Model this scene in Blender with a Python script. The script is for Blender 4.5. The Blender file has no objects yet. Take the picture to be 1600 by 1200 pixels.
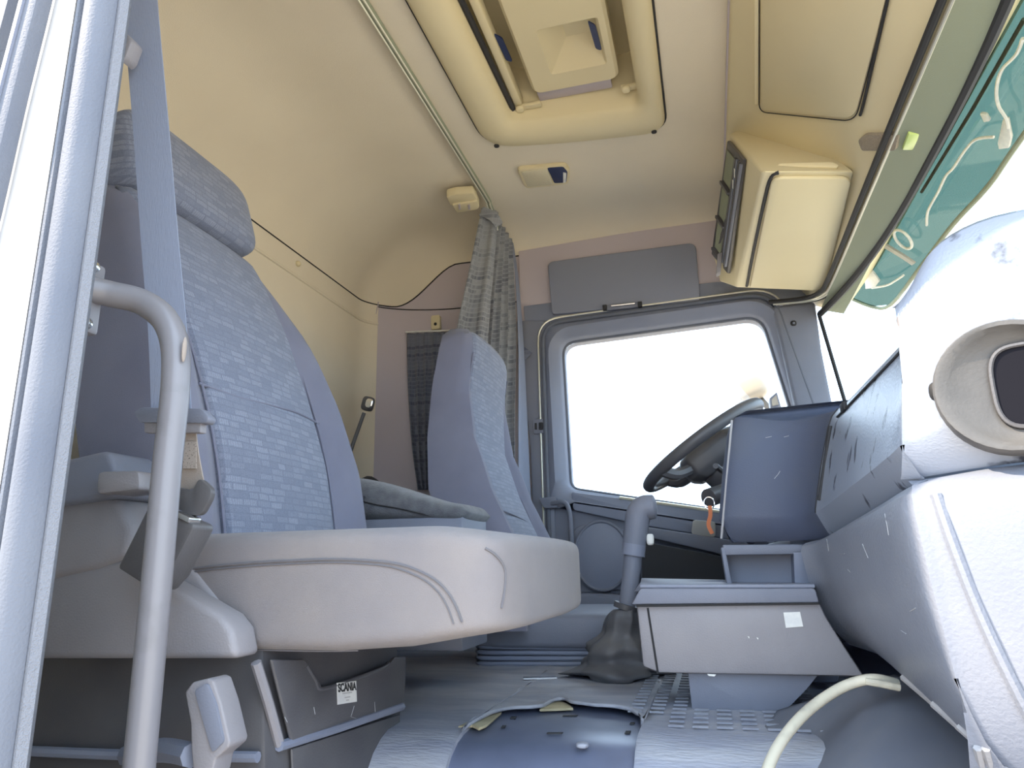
import bpy, bmesh, math, random
from mathutils import Vector, Matrix, noise
random.seed(7)
D = bpy.data
COL = bpy.context.scene.collection
SC = bpy.context.scene

# ---------------------------------------------------------------- camera
# X = forward in the cab, Y = across the cab (towards the driver's door), Z = up, metres
FPX = 1110.0
def _basis():
    dy = Vector((315, -275, -FPX)).normalized()
    h = Vector((1, 0.02, 0)); dx = (h - h.dot(dy) * dy).normalized()
    return dx, dy, dx.cross(dy)
_dx, _dy, _dz = _basis()
CAM = Vector((0, 0, 0.32))
cd = D.cameras.new('camera'); cam = D.objects.new('camera', cd); COL.objects.link(cam)
cd.sensor_width = 36.0; cd.lens = 36.0 * FPX / 1600.0; cd.clip_start = 0.02; cd.clip_end = 500
R3 = Matrix((_dx, _dy, _dz))
cam.matrix_world = Matrix.Translation(CAM) @ R3.to_4x4()
SC.camera = cam

# ---------------------------------------------------------------- light
w = D.worlds.new('sky'); SC.world = w; w.use_nodes = True
bg = w.node_tree.nodes['Background']
bg.inputs[0].default_value = (0.63, 0.79, 1.0, 1); bg.inputs[1].default_value = 2.9
sl = D.lights.new('sun', 'SUN'); sl.energy = 5.8; sl.angle = 0.009; sl.color = (1.0, 0.85, 0.66)
sun = D.objects.new('sun', sl); COL.objects.link(sun)
sun.rotation_euler = Vector((-0.6, -0.35, 0.7)).to_track_quat('Z', 'Y').to_euler()
sun.location = (-3, -2, 4)
VS = SC.view_settings
VS.view_transform = 'Standard'; VS.look = 'None'; VS.gamma = 1.0; VS.use_curve_mapping = False
VS.exposure = 0.8

# ---------------------------------------------------------------- helpers
def ray(px, py):
    return R3 @ Vector((px - 800, 600 - py, -FPX))
def P(px, py, X=None, Y=None, Z=None, pl=None):
    """a point of the place: the sight line through a photo pixel met with a plane of the cab"""
    r = ray(px, py)
    if pl is not None:
        n, p0 = pl; t = n.dot(p0 - CAM) / n.dot(r)
    elif X is not None: t = (X - CAM.x) / r.x
    elif Y is not None: t = (Y - CAM.y) / r.y
    else: t = (Z - CAM.z) / r.z
    return CAM + t * r

def catmull(pts, k=6, closed=False):
    pts = [Vector(p) for p in pts]; n = len(pts); out = []
    rng = range(n if closed else n - 1)
    for i in rng:
        if closed: a, b, c, d = pts[i-1], pts[i], pts[(i+1) % n], pts[(i+2) % n]
        else: a, b, c, d = pts[max(i-1, 0)], pts[i], pts[i+1], pts[min(i+2, n-1)]
        for j in range(k):
            t = j / k
            out.append(0.5 * ((2*b) + (c-a)*t + (2*a-5*b+4*c-d)*t*t + (3*b-a-3*c+d)*t**3))
    if not closed: out.append(pts[-1])
    return out

def loft(rings, closed=True, cap=True):
    V = [tuple(v) for r in rings for v in r]; n = len(rings[0]); F = []
    for i in range(len(rings) - 1):
        for j in range(n if closed else n - 1):
            a = i*n + j; b = i*n + (j+1) % n
            F.append((a, b, b + n, a + n))
    if cap and closed:
        F.append(tuple(range(n - 1, -1, -1))); o = (len(rings) - 1) * n
        F.append(tuple(range(o, o + n)))
    return V, F

def prism(pts, vec):
    vec = Vector(vec); a = [Vector(p) for p in pts]
    return loft([a, [p + vec for p in a]])

def box(c, s, rot=None):
    c = Vector(c); V = []
    for z in (-.5, .5):
        for x, y in ((-.5, -.5), (.5, -.5), (.5, .5), (-.5, .5)):
            v = Vector((x*s[0], y*s[1], z*s[2]))
            if rot is not None: v = rot @ v
            V.append(tuple(c + v))
    return V, [(3, 2, 1, 0), (4, 5, 6, 7), (0, 1, 5, 4), (1, 2, 6, 5), (2, 3, 7, 6), (3, 0, 4, 7)]

def bx(x0, x1, y0, y1, z0, z1):
    return box(((x0+x1)/2, (y0+y1)/2, (z0+z1)/2), (abs(x1-x0), abs(y1-y0), abs(z1-z0)))

def tube(path, r, n=10, k=0, closed=False):
    pts = catmull(path, k, closed) if k else [Vector(p) for p in path]
    m = len(pts); rings = []; up = None
    for i, p in enumerate(pts):
        if closed: t = pts[(i+1) % m] - pts[i-1]
        else: t = pts[min(i+1, m-1)] - pts[max(i-1, 0)]
        t.normalize()
        if up is None: up = t.orthogonal().normalized()
        up = (up - up.dot(t) * t).normalized(); s = t.cross(up)
        rr = r(i / (m - 1)) if callable(r) else r
        rings.append([p + rr * (math.cos(2*math.pi*j/n) * up + math.sin(2*math.pi*j/n) * s) for j in range(n)])
    if closed:
        V, F = loft(rings + [rings[0]], True, False)
        return V, F
    return loft(rings)

def strap(path, wdir, width, th=0.0016, k=6):
    """flat webbing: a path, the direction of its width at every point"""
    pts = catmull(path, k); wd = catmull(wdir, k) if isinstance(wdir[0], (tuple, Vector)) else [Vector(wdir)] * len(pts)
    rings = []
    for i, p in enumerate(pts):
        t = (pts[min(i+1, len(pts)-1)] - pts[max(i-1, 0)]).normalized()
        d = wd[i] - wd[i].dot(t) * t; d.normalize(); nn = t.cross(d)
        rings.append([p + d*width/2 - nn*th/2, p + d*width/2 + nn*th/2, p - d*width/2 + nn*th/2, p - d*width/2 - nn*th/2])
    return loft(rings)

def rpoly(pts, r, k=5):
    """rounded polygon of 3-D points lying in one plane"""
    pts = [Vector(p) for p in pts]; n = len(pts); out = []
    for i in range(n):
        p, a, b = pts[i], pts[i-1], pts[(i+1) % n]
        rr = r[i] if isinstance(r, (list, tuple)) else r
        da = (a - p); db = (b - p); la, lb = da.length, db.length; da /= la; db /= lb
        q = min(rr, la * .49, lb * .49)
        for j in range(k + 1):
            t = j / k; A = p + da*q; B = p + db*q
            out.append((1-t)**2 * A + 2*t*(1-t) * p + t*t * B)
    return out

def offset_ring(ring, d, nrm):
    """push a planar closed ring inwards by d"""
    c = sum((Vector(p) for p in ring), Vector()) / len(ring); out = []; m = len(ring)
    for i in range(m):
        t = (ring[(i+1) % m] - ring[i-1]).normalized(); s = nrm.cross(t)
        if s.dot(c - ring[i]) < 0: s = -s
        out.append(ring[i] + s * d)
    return out

def sbox(c, h, e=0.3, nu=28, nv=16, rot=None, fn=None):
    """pillow-like superellipsoid"""
    c = Vector(c); f = lambda x, p: math.copysign(abs(x)**p, x); rings = []
    for i in range(nv + 1):
        a = -math.pi/2 + math.pi * i / nv; ring = []
        for j in range(nu):
            b = 2*math.pi*j/nu + 0.0001
            v = Vector((h[0]*f(math.cos(a), e)*f(math.cos(b), e), h[1]*f(math.cos(a), e)*f(math.sin(b), e), h[2]*f(math.sin(a), e)))
            if fn: v = fn(v)
            if rot is not None: v = rot @ v
            ring.append(c + v)
        rings.append(ring)
    return loft(rings)

def grid(fn, nu, nv):
    V = [tuple(fn(i/nu, j/nv)) for j in range(nv+1) for i in range(nu+1)]
    F = [(j*(nu+1)+i, j*(nu+1)+i+1, (j+1)*(nu+1)+i+1, (j+1)*(nu+1)+i) for j in range(nv) for i in range(nu)]
    return V, F

def join(*parts):
    V, F = [], []
    for v, f in parts:
        o = len(V); V += v; F += [tuple(i + o for i in q) for q in f]
    return V, F

def mk(name, vf, mat, parent=None, bev=0, seg=2, ang=40, solid=0, sub=0, flip=False):
    V, F = vf
    bm = bmesh.new(); vs = [bm.verts.new(v) for v in V]
    for f in F:
        try: bm.faces.new([vs[i] for i in f])
        except ValueError: pass
    bmesh.ops.remove_doubles(bm, verts=bm.verts, dist=1e-5)
    bmesh.ops.recalc_face_normals(bm, faces=bm.faces)
    if flip: bmesh.ops.reverse_faces(bm, faces=bm.faces)
    if bev:
        es = [e for e in bm.edges if len(e.link_faces) == 2 and e.calc_face_angle(0) > math.radians(28)]
        bmesh.ops.bevel(bm, geom=es, offset=bev, segments=seg, profile=0.5, affect='EDGES', clamp_overlap=True)
    me = D.meshes.new(name); bm.to_mesh(me); bm.free()
    for p in me.polygons: p.use_smooth = True
    me.set_sharp_from_angle(angle=math.radians(ang))
    me.materials.append(mat)
    o = D.objects.new(name, me); COL.objects.link(o)
    if parent is not None:
        o.parent = parent
        L = parent.location
        pp = parent.parent
        o.matrix_parent_inverse = Matrix.Translation(-L) if parent.type == 'EMPTY' else Matrix()
    if solid:
        m = o.modifiers.new('thickness', 'SOLIDIFY'); m.thickness = solid; m.offset = 0
    if sub:
        m = o.modifiers.new('smooth', 'SUBSURF'); m.levels = sub; m.render_levels = sub
    return o

from mathutils.bvhtree import BVHTree
def surf(o, pts, off=.0008):
    """points on the skin of a part, met along sight lines"""
    me = o.data; t = BVHTree.FromPolygons([v.co.copy() for v in me.vertices], [tuple(p.vertices) for p in me.polygons]); out = []
    for px, py in pts:
        d = ray(px, py).normalized(); h = t.ray_cast(CAM, d)
        if h[0] is not None: out.append(h[0] + h[1].normalized() * (off if h[1].dot(d) < 0 else -off))
    return out

def tag(o, label, cat=None, group=None):
    o['label'] = label
    if cat: o['category'] = cat
    if group: o['group'] = group
    return o

def thing(name, label, cat, loc, group=None):
    o = D.objects.new(name, None); COL.objects.link(o); o.location = loc; o.empty_display_size = 0.05
    return tag(o, label, cat, group)

def struct(name, vf, mat, label, **k):
    o = mk(name, vf, mat, **k); o['kind'] = 'structure'; o['label'] = label
    return o
def structure_root(name, label, loc=(0, 0, 0)):
    o = D.objects.new(name, None); COL.objects.link(o); o.location = loc
    o['kind'] = 'structure'; o['label'] = label
    return o

# ---------------------------------------------------------------- materials
def nd(nt, t, **kw):
    n = nt.nodes.new(t)
    for k, v in kw.items(): setattr(n, k, v)
    return n
def mat(name, col, rough=.6, metal=0, bump=0, bs=250, col2=None, vs=4, contrast=(.35, .65), spec=.5, detail=4, stretch=None, sheen=0):
    m = D.materials.new(name); m.use_nodes = True; nt = m.node_tree; b = nt.nodes['Principled BSDF']; L = nt.links.new
    b.inputs['Base Color'].default_value = (*col, 1); b.inputs['Roughness'].default_value = rough
    b.inputs['Metallic'].default_value = metal; b.inputs['Specular IOR Level'].default_value = spec
    if sheen: b.inputs['Sheen Weight'].default_value = sheen
    tc = nd(nt, 'ShaderNodeTexCoord'); src = tc.outputs['Object']
    if stretch:
        mp = nd(nt, 'ShaderNodeMapping'); mp.inputs['Scale'].default_value = stretch; L(src, mp.inputs[0]); src = mp.outputs[0]
    if col2:
        n = nd(nt, 'ShaderNodeTexNoise'); n.inputs['Scale'].default_value = vs; n.inputs['Detail'].default_value = detail; L(src, n.inputs['Vector'])
        r = nd(nt, 'ShaderNodeValToRGB'); r.color_ramp.elements[0].position = contrast[0]; r.color_ramp.elements[1].position = contrast[1]
        r.color_ramp.elements[0].color = (*col, 1); r.color_ramp.elements[1].color = (*col2, 1)
        L(n.outputs['Fac'], r.inputs[0]); L(r.outputs[0], b.inputs['Base Color'])
    if bump:
        n = nd(nt, 'ShaderNodeTexNoise'); n.inputs['Scale'].default_value = bs; n.inputs['Detail'].default_value = 3; L(src, n.inputs['Vector'])
        bp = nd(nt, 'ShaderNodeBump'); bp.inputs['Strength'].default_value = bump; bp.inputs['Distance'].default_value = .002
        L(n.outputs['Fac'], bp.inputs['Height']); L(bp.outputs[0], b.inputs['Normal'])
    return m

def woven(name, base, light, dark, ax=('Y', 'Z'), bw=.016, rh=.011, tick=.0045):
    """grey cloth woven in rows of short dashes"""
    m = D.materials.new(name); m.use_nodes = True; nt = m.node_tree; b = nt.nodes['Principled BSDF']; L = nt.links.new
    b.inputs['Roughness'].default_value = .9; b.inputs['Specular IOR Level'].default_value = .15; b.inputs['Sheen Weight'].default_value = .15
    tc = nd(nt, 'ShaderNodeTexCoord'); sp = nd(nt, 'ShaderNodeSeparateXYZ'); L(tc.outputs['Object'], sp.inputs[0])
    cb = nd(nt, 'ShaderNodeCombineXYZ'); L(sp.outputs[ax[0]], cb.inputs['X']); L(sp.outputs[ax[1]], cb.inputs['Y'])
    nz = nd(nt, 'ShaderNodeTexNoise'); nz.inputs['Scale'].default_value = 45; L(cb.outputs[0], nz.inputs['Vector'])
    ad = nd(nt, 'ShaderNodeVectorMath', operation='MULTIPLY_ADD'); ad.inputs[1].default_value = (.006, .003, 0); L(nz.outputs['Color'], ad.inputs[0]); L(cb.outputs[0], ad.inputs[2])
    br = nd(nt, 'ShaderNodeTexBrick'); br.inputs['Scale'].default_value = 1; br.inputs['Brick Width'].default_value = bw; br.inputs['Row Height'].default_value = rh
    br.inputs['Mortar Size'].default_value = rh * .2; br.inputs['Mortar Smooth'].default_value = .8; br.offset = .37; br.offset_frequency = 3; br.squash = .7; br.squash_frequency = 5
    br.inputs['Color1'].default_value = (1, 1, 1, 1); br.inputs['Color2'].default_value = (.1, .1, .1, 1); br.inputs['Mortar'].default_value = (0, 0, 0, 1)
    L(ad.outputs[0], br.inputs['Vector'])
    tk = nd(nt, 'ShaderNodeMath', operation='SINE'); tm_ = nd(nt, 'ShaderNodeMath', operation='MULTIPLY'); tm_.inputs[1].default_value = 2 * math.pi / tick
    sx = nd(nt, 'ShaderNodeSeparateXYZ'); L(ad.outputs[0], sx.inputs[0]); L(sx.outputs['X'], tm_.inputs[0]); L(tm_.outputs[0], tk.inputs[0])
    t2 = nd(nt, 'ShaderNodeMapRange'); t2.inputs['From Min'].default_value = -1; t2.inputs['From Max'].default_value = 1; t2.inputs['To Min'].default_value = .45; L(tk.outputs[0], t2.inputs['Value'])
    fm_ = nd(nt, 'ShaderNodeMath', operation='MULTIPLY'); L(br.outputs['Color'], fm_.inputs[0]); L(t2.outputs[0], fm_.inputs[1])
    cm = nd(nt, 'ShaderNodeMix', data_type='RGBA'); cm.inputs[6].default_value = (*dark, 1); cm.inputs[7].default_value = (*light, 1); L(fm_.outputs[0], cm.inputs[0])
    wv = nd(nt, 'ShaderNodeTexNoise'); wv.inputs['Scale'].default_value = 900; L(tc.outputs['Object'], wv.inputs['Vector'])
    mx = nd(nt, 'ShaderNodeMix', data_type='RGBA', blend_type='OVERLAY'); mx.inputs[0].default_value = .5
    L(cm.outputs[2], mx.inputs[6]); L(wv.outputs['Fac'], mx.inputs[7])
    L(mx.outputs[2], b.inputs['Base Color'])
    bp = nd(nt, 'ShaderNodeBump'); bp.inputs['Strength'].default_value = .25; bp.inputs['Distance'].default_value = .001
    L(wv.outputs['Fac'], bp.inputs['Height']); L(bp.outputs[0], b.inputs['Normal'])
    return m

def glass(name, tint, refl=.05):
    m = D.materials.new(name); m.use_nodes = True; nt = m.node_tree; nt.nodes.clear()
    o = nd(nt, 'ShaderNodeOutputMaterial'); t = nd(nt, 'ShaderNodeBsdfTransparent'); g = nd(nt, 'ShaderNodeBsdfGlossy'); x = nd(nt, 'ShaderNodeMixShader')
    t.inputs[0].default_value = (*tint, 1); g.inputs['Roughness'].default_value = .02; x.inputs[0].default_value = refl
    nt.links.new(t.outputs[0], x.inputs[1]); nt.links.new(g.outputs[0], x.inputs[2]); nt.links.new(x.outputs[0], o.inputs[0])
    return m

M = dict(
    beige=mat('beige_headliner', (0.73, 0.655, 0.515), .95, bump=.35, bs=420, col2=(0.77, 0.695, 0.545), vs=3, spec=.1),
    beigep=mat('beige_plastic', (0.69, 0.6, 0.38), .6, bump=.12, bs=600, col2=(0.72, 0.63, 0.4), vs=3, spec=.35),
    beiged=mat('beige_side_panel', (0.53, 0.475, 0.5), .85, bump=.25, bs=420, spec=.15),
    grey=mat('grey_plastic', (0.165, 0.18, 0.225), .55, bump=.2, bs=500, col2=(0.19, 0.2, 0.245), vs=6, spec=.4),
    greyd=mat('dark_grey_plastic', (0.2, 0.22, 0.285), .5, bump=.2, bs=500, col2=(0.22, 0.24, 0.3), vs=5, spec=.4),
    greyl=mat('light_grey_plastic', (.34, .335, .345), .55, bump=.35, bs=330, col2=(.38, .37, .37), vs=7, spec=.4),
    dash=mat('grained_dash_plastic', (0.205, 0.222, 0.268), .38, bump=.35, bs=260, col2=(0.235, 0.25, 0.292), vs=9, spec=.45),
    cover=mat('seat_cover_plastic', (0.235, 0.225, 0.24), .5, bump=.25, bs=400, col2=(0.27, 0.258, 0.27), vs=8, spec=.4),
    black=mat('black_plastic', (0.08, 0.078, 0.084), .42, bump=.15, bs=400, col2=(0.1, 0.097, 0.1), vs=12, spec=.45),
    blackm=mat('matt_black', (.02, .02, .022), .7),
    rubber=mat('rubber_seal', (0.11, 0.123, 0.155), .65, bump=.3, bs=500, col2=(0.135, 0.147, 0.175), vs=9, spec=.3),
    flock=mat('flocked_seal', (0.2, 0.21, 0.235), .95, bump=.9, bs=900, spec=.1),
    paint=mat('white_paint', (.82, .81, .79), .3, spec=.5),
    tube_=mat('grey_powder_coat', (0.19, 0.185, 0.2), .35, bump=.1, bs=60, col2=(0.16, 0.155, 0.165), vs=30, contrast=(.55, .72), spec=.6),
    fabric=mat('plain_grey_cloth', (0.165, 0.17, 0.225), .95, bump=.35, bs=1200, col2=(0.185, 0.19, 0.245), vs=10, spec=.1, sheen=.15),
    stain=mat('worn_grey_cloth', (0.205, 0.19, 0.195), .95, bump=.35, bs=1200, col2=(0.25, 0.225, 0.215), vs=7, contrast=(.4, .7), spec=.1, sheen=.15),
    weave=woven('woven_dash_cloth', (.19, .21, .27), (.25, .272, .335), (.165, .183, .24), bw=.03, rh=.0105),
    curt=woven('curtain_cloth', (.24, .25, .28), (.13, .135, .16), (.285, .295, .305), bw=.045, rh=.016, tick=.008),
    curtd=woven('dark_curtain_cloth', (.14, .15, .195), (.075, .085, .12), (.165, .175, .215), bw=.045, rh=.015, tick=.008),
    belt=mat('blue_grey_webbing', (.25, .28, .36), .7, bump=.3, bs=900, stretch=(1, 1, .1), spec=.3),
    tan=mat('tan_webbing', (0.33, 0.28, 0.24), .8, bump=.3, bs=900),
    chrome=mat('bright_metal', (.75, .75, .74), .25, metal=1),
    alu=mat('aluminium_rail', (.72, .70, .58), .35, metal=.6),
    white=mat('white_sticker', (.78, .77, .72), .6, col2=(.66, .66, .64), vs=60),
    cream=mat('cream_hose', (.62, .58, .46), .5, col2=(.45, .42, .34), vs=45, contrast=(.5, .75)),
    orange=mat('orange_tag', (.75, .22, .08), .6),
    red=mat('red_button', (.7, .06, .05), .5),
    ink=mat('black_ink', (.02, .02, .02), .7),
    inkg=mat('grey_ink', (.45, .44, .42), .7),
    mat_=mat('worn_rubber_mat', (0.28, 0.3, 0.365), .55, bump=.9, bs=150, col2=(0.37, 0.385, 0.43), vs=14, contrast=(.42, .62), stretch=(.35, 1.6, 1), spec=.4),
    matr=mat('ridged_rubber_mat', (0.2, 0.21, 0.25), .5, bump=.3, bs=200, col2=(0.24, 0.25, 0.28), vs=20, spec=.4),
    steel=mat('dark_blue_painted_steel', (0.15, 0.175, 0.26), .3, bump=.06, bs=30, col2=(0.11, 0.13, 0.19), vs=10, spec=.6),
    foam=mat('yellowed_foam', (.50, .44, .28), .9, bump=.5, bs=150, col2=(.36, .31, .19), vs=25),
    vinyl=mat('dark_vinyl', (0.12, 0.13, 0.16), .38, bump=.2, bs=30, col2=(0.15, 0.16, 0.185), vs=6, spec=.5),
    leather=mat('black_gaiter', (0.09, 0.09, 0.098), .5, bump=.5, bs=60, col2=(0.13, 0.13, 0.135), vs=18, spec=.4),
    lens=mat('clear_ribbed_lens', (.66, .60, .42), .25, bump=.8, bs=260, spec=.6),
    navy=mat('dark_blue_switch', (0.02, 0.032, 0.09), .45, spec=.3),
    greenl=mat('pale_green_lens', (.55, .68, .22), .25, spec=.6),
    olive=mat('olive_grey_trim', (0.27, 0.295, 0.21), .7, bump=.2, bs=400, spec=.3),
    visor=mat('visor_grey', (.23, .245, .30), .7, bump=.2, bs=400, spec=.3),
    bezel=mat('vent_bezel_plastic', (.085, .082, .08), .5, bump=.2, bs=300, col2=(.11, .105, .10), vs=20, spec=.4),
    thread=mat('seam_thread', (.135, .13, .14), .95),
    vent_shade=mat('painted_vent_shade', (.012, .012, .016), .9, spec=.05),
    tanl=mat('printed_tan_label', (.36, .31, .27), .8, col2=(.12, .10, .09), vs=700, contrast=(.58, .64)),
    wing=mat('dark_wing_plastic', (.075, .09, .138), .5, bump=.2, bs=400, col2=(.088, .10, .132), vs=7, spec=.3),
    win=glass('window_glass', (.97, .985, .98)),
    screen=glass('windscreen_glass', (.92, .97, .95)),
    teal=glass('teal_tinted_acrylic', (.22, .29, .255), .04),
    sand=mat('dry_sand', (.62, .50, .37), .95, col2=(.50, .41, .31), vs=.6, spec=.1),
    cont=mat('teal_painted_metal', (.18, .38, .38), .6),
    key=mat('grey_bracket', (.40, .39, .36), .5),
)

# ================================================================ the cab shell
ZC, RX, RY = 1.53, .38, .20
XR, YL, YN = -1.17, 2.40, .42          # rear wall, far (driver's) side, near door opening
def sstep(a, b, x):
    t = min(1, max(0, (x - a) / (b - a))); return t*t*(3 - 2*t)
def seam_z(x): return 1.27 + .175 * sstep(-1.09, -.85, x)
def ceil_pt(x, y):
    u = max(0, (XR + RX - x) / RX); v = max(0, (y - (YL - RY)) / RY); q = math.hypot(u, v)
    if q > 1:
        u, v = u/q, v/q; x = XR + RX - u*RX; y = YL - RY + v*RY; q = 1
    z0 = seam_z(x)
    return Vector((x, y, z0 + (ZC - z0) * math.sqrt(max(0, 1 - q*q))))
def contour(n=60):
    pts = [Vector((XR, YN + (YL - RY - YN) * i / 14)) if False else (XR, YN + (YL - RY - YN) * i / 14) for i in range(14)]
    for i in range(25):
        a = math.pi/2 * i / 24; pts.append((XR + RX - RX*math.cos(a), YL - RY + RY*math.sin(a)))
    return pts
ceil_fn = lambda u, v: ceil_pt(XR + (0.150 - XR) * (u**1.5), YN + (YL - YN) * (1 - (1 - v)**1.6))
_cv, _cf = grid(ceil_fn, 80, 90)
def _in_hatch(f):
    c = sum((Vector(_cv[i]) for i in f), Vector()) / 4; return -.49 < c.x < -.07 and 1.06 < c.y < 1.76
ceiling = struct('ceiling', (_cv, [f for f in _cf if not _in_hatch(f)]), M['beige'], 'curved beige fabric headliner over the whole cab', flip=True)
ct = contour()
def wall_strip(pts, ztop, zb):
    rings = [[(x, y, zb) for x, y in pts], [(x, y, (zb + ztop(x)) / 2) for x, y in pts], [(x, y, ztop(x)) for x, y in pts]]
    return loft(rings, closed=False, cap=False)
cut = 14 + 7
wall_rear = struct('wall_rear', wall_strip(ct[:cut + 1], seam_z, -.2), M['beige'], 'beige padded rear wall of the cab behind the seats')
side_pts = ct[cut:] + [(-.74, YL), (-.68, YL), (-.63, YL), (-.595, YL), (-.52, YL + .012)]
wall_left = struct('wall_left', wall_strip(side_pts, seam_z, -.2), M['beiged'], 'pinkish beige side panel between rear wall and driver door')
# joints of the lining
def on_wall(pts, dz=0, inn=.001): return [Vector((x + inn, y - inn, seam_z(x) + dz)) for x, y in pts]
mk('lining_seam', tube(on_wall(ct), .0022, 6), M['blackm'], wall_rear)
mk('padding_fold', tube([Vector((x, y, 1.195)) for x, y in ct[:cut + 1]], .006, 8), M['beige'], wall_rear)
mk('lining_seam', tube([Vector((x, y - .001, seam_z(x))) for x, y in side_pts] , .0024, 6), M['blackm'], wall_left)
mk('panel_joint', tube([Vector((x + .001, y - .002, 1.262)) for x, y in side_pts], .002, 6), M['blackm'], wall_left)
jx, jy = ct[cut]
mk('corner_seam', tube([(jx + .002, jy - .003, 1.28), (jx - .012, jy - .006, 1.2), (jx - .03, jy - .012, 1.08), (jx - .034, jy - .013, .9), (jx - .034, jy - .013, .4)], .0022, 6, k=4), M['beiged'], wall_left)
# small studs and an oval grip dent on the rear wall
for i, (px, py, r) in enumerate(((466, 412, .009), (561, 607, .008), (553, 607, .006))):
    c = P(px, py, X=XR + .004) if i == 0 else P(px, py, Y=2.29)
    mk('stud', sbox(c, (r, r, r), 1, 12, 8), M['beigep'], wall_rear)
dc = P(408, 492, X=XR + .002)
ring = [dc + Vector((.002, .028*math.cos(a), .055*math.sin(a))) for a in [2*math.pi*i/24 for i in range(24)]]
mk('grip_recess', tube(ring, .006, 8, closed=True), M['beige'], wall_rear)

# ---- front header with the ceiling joint
HN = Vector((.36, 0, .255)).normalized(); H0 = Vector((.14, 0, 1.475))
HP = (HN, H0)                                   # plane of the sloping header, seen from below/behind
def hp(px, py, off=0): return P(px, py, pl=(HN, H0 - HN * off))
hd = struct('wall_front', prism([(.137, YN, 1.53), (.137, YN, 1.485), (.15, YN, 1.462), (.395, YN, 1.115), (.43, YN, 1.10), (.47, YN, 1.085), (.60, YN, 1.25), (.60, YN, 1.6), (.137, YN, 1.6)], (0, 1.96, 0)),
            M['beigep'], 'sloping beige header panel above the windscreen', bev=.006)
mk('trim_strip', prism([(.400, YN, 1.094), (.466, YN, 1.073), (.470, YN, 1.083), (.404, YN, 1.104)], (0, 1.93, 0)), M['olive'], hd)
mk('ceiling_joint', tube([(.136, YN, 1.512), (.136, 2.33, 1.512)], .004, 6), M['beiged'], hd)

# ---- wall above the driver's door
struct('trim_1', prism([(-.61, YL - .012, 1.17), (.46, YL - .012, 1.135), (.46, YL - .012, 1.5), (-.61, YL - .012, 1.46)], (0, .05, 0)), M['beiged'], 'pinkish beige panel above the driver door', bev=.004)
struct('trim_2', prism([P(818, 478, Y=2.372), P(1120, 440, Y=2.372), P(1300, 452, Y=2.372), P(1300, 470, Y=2.372), P(1200, 476, Y=2.372), P(820, 512, Y=2.372)], (0, .05, 0)), M['greyd'], 'dark grey trim strip along the top of the driver door', bev=.003)

# ---- driver's door with its window
nY = Vector((0, 1, 0))
win_c = [(-.456, 1.082), (.222, 1.108), (.345, .415), (-.446, .565)]
def ring_at(scale_pts, y, r): return rpoly([(x, y, z) for x, z in scale_pts], r, 7)
w0 = ring_at(win_c, 2.395, [.05, .06, .05, .03])
w_in = offset_ring(w0, -.012, nY); w_mid = offset_ring(w0, -.045, nY)
out_c = [(-.515, 1.145), (.258, 1.168), (.46, .40), (-.515, .50)]
rings = [ring_at(out_c, 2.36, [.075, .085, .03, .03]), [v + Vector((0, -.022 + .0, 0)) for v in [Vector((p.x, 2.37, p.z)) for p in w_mid]],
         [Vector((p.x, 2.368, p.z)) for p in w_in], w0, [Vector((p.x, 2.45, p.z)) for p in w0]]
door = structure_root('door_1', 'closed grey driver door on the far side of the cab', (0, 2.38, .1))
mk('window_frame', loft(rings, True, False), M['greyd'], door, ang=50)
mk('window_seal', tube(offset_ring(w0, -.001, nY), .006, 8, closed=True), M['rubber'], door)
mk('edge_seal', tube([Vector((p.x, 2.352, p.z)) for p in ring_at([(-.519, 1.149), (.262, 1.172), (.50, .03), (-.519, .03)], 2.352, [.075, .085, .03, .03])], .008, 8, closed=True), M['rubber'], door)
mk('edge_seal', tube([Vector((p.x, 2.356, p.z)) for p in ring_at([(-.537, 1.167), (.28, 1.19), (.52, .03), (-.537, .03)], 2.352, [.085, .095, .03, .03])], .0035, 8, closed=True), M['alu'], door)
# lower door lining
mk('lining', prism([(-.515, 2.372, .57), (.40, 2.372, .405), (.40, 2.372, .08), (-.515, 2.372, .08)], (0, .06, 0)), M['grey'], door, bev=.006)
a = [P(893, 766, Y=2.345), P(1000, 780, Y=2.345), P(1000, 806, Y=2.345), P(960, 806, Y=2.345), P(895, 797, Y=2.345)]
mk('upper_lining', prism(rpoly([P(893, 768, Y=2.35), P(1100, 795, Y=2.35), P(1180, 806, Y=2.35), P(1180, 850, Y=2.35), P(1010, 822, Y=2.35), P(895, 797, Y=2.35)], .01), (0, .05, 0)), M['greyd'], door, bev=.006)
mk('window_strip', tube([P(968, 778, Y=2.352), P(1100, 796, Y=2.352), P(1180, 808, Y=2.352)], .006, 8), M['alu'], door)
mk('armrest', prism([P(1005, 822, Y=2.30), P(1170, 848, Y=2.30), P(1170, 876, Y=2.30), P(1090, 858, Y=2.30), P(1005, 838, Y=2.30)], (0, .08, 0)), M['grey'], door, bev=.008)
mk('pull_cup', prism(rpoly([P(1082, 812, Y=2.31), P(1118, 815, Y=2.31), P(1118, 840, Y=2.31), P(1080, 836, Y=2.31)], .012), (0, .02, 0)), M['key'], door, bev=.003)
mk('pocket_panel', prism(rpoly([P(893, 830, Y=2.352), P(910, 818, Y=2.352), P(1000, 828, Y=2.352), P(1000, 922, Y=2.352), P(940, 922, Y=2.352), P(893, 890, Y=2.352)], .03), (0, .03, 0)), M['grey'], door, bev=.006)
sc_ = P(940, 868, Y=2.345)
sp = [sc_ + Vector((.088*math.cos(t), 0, .108*math.sin(t))) for t in [2*math.pi*i/36 for i in range(36)]]
mk('speaker_grille', prism(sp, (0, .02, 0)), M['greyd'], door, bev=.004)
mk('speaker_ring', tube(sp, .005, 8, closed=True), M['grey'], door)
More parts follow.
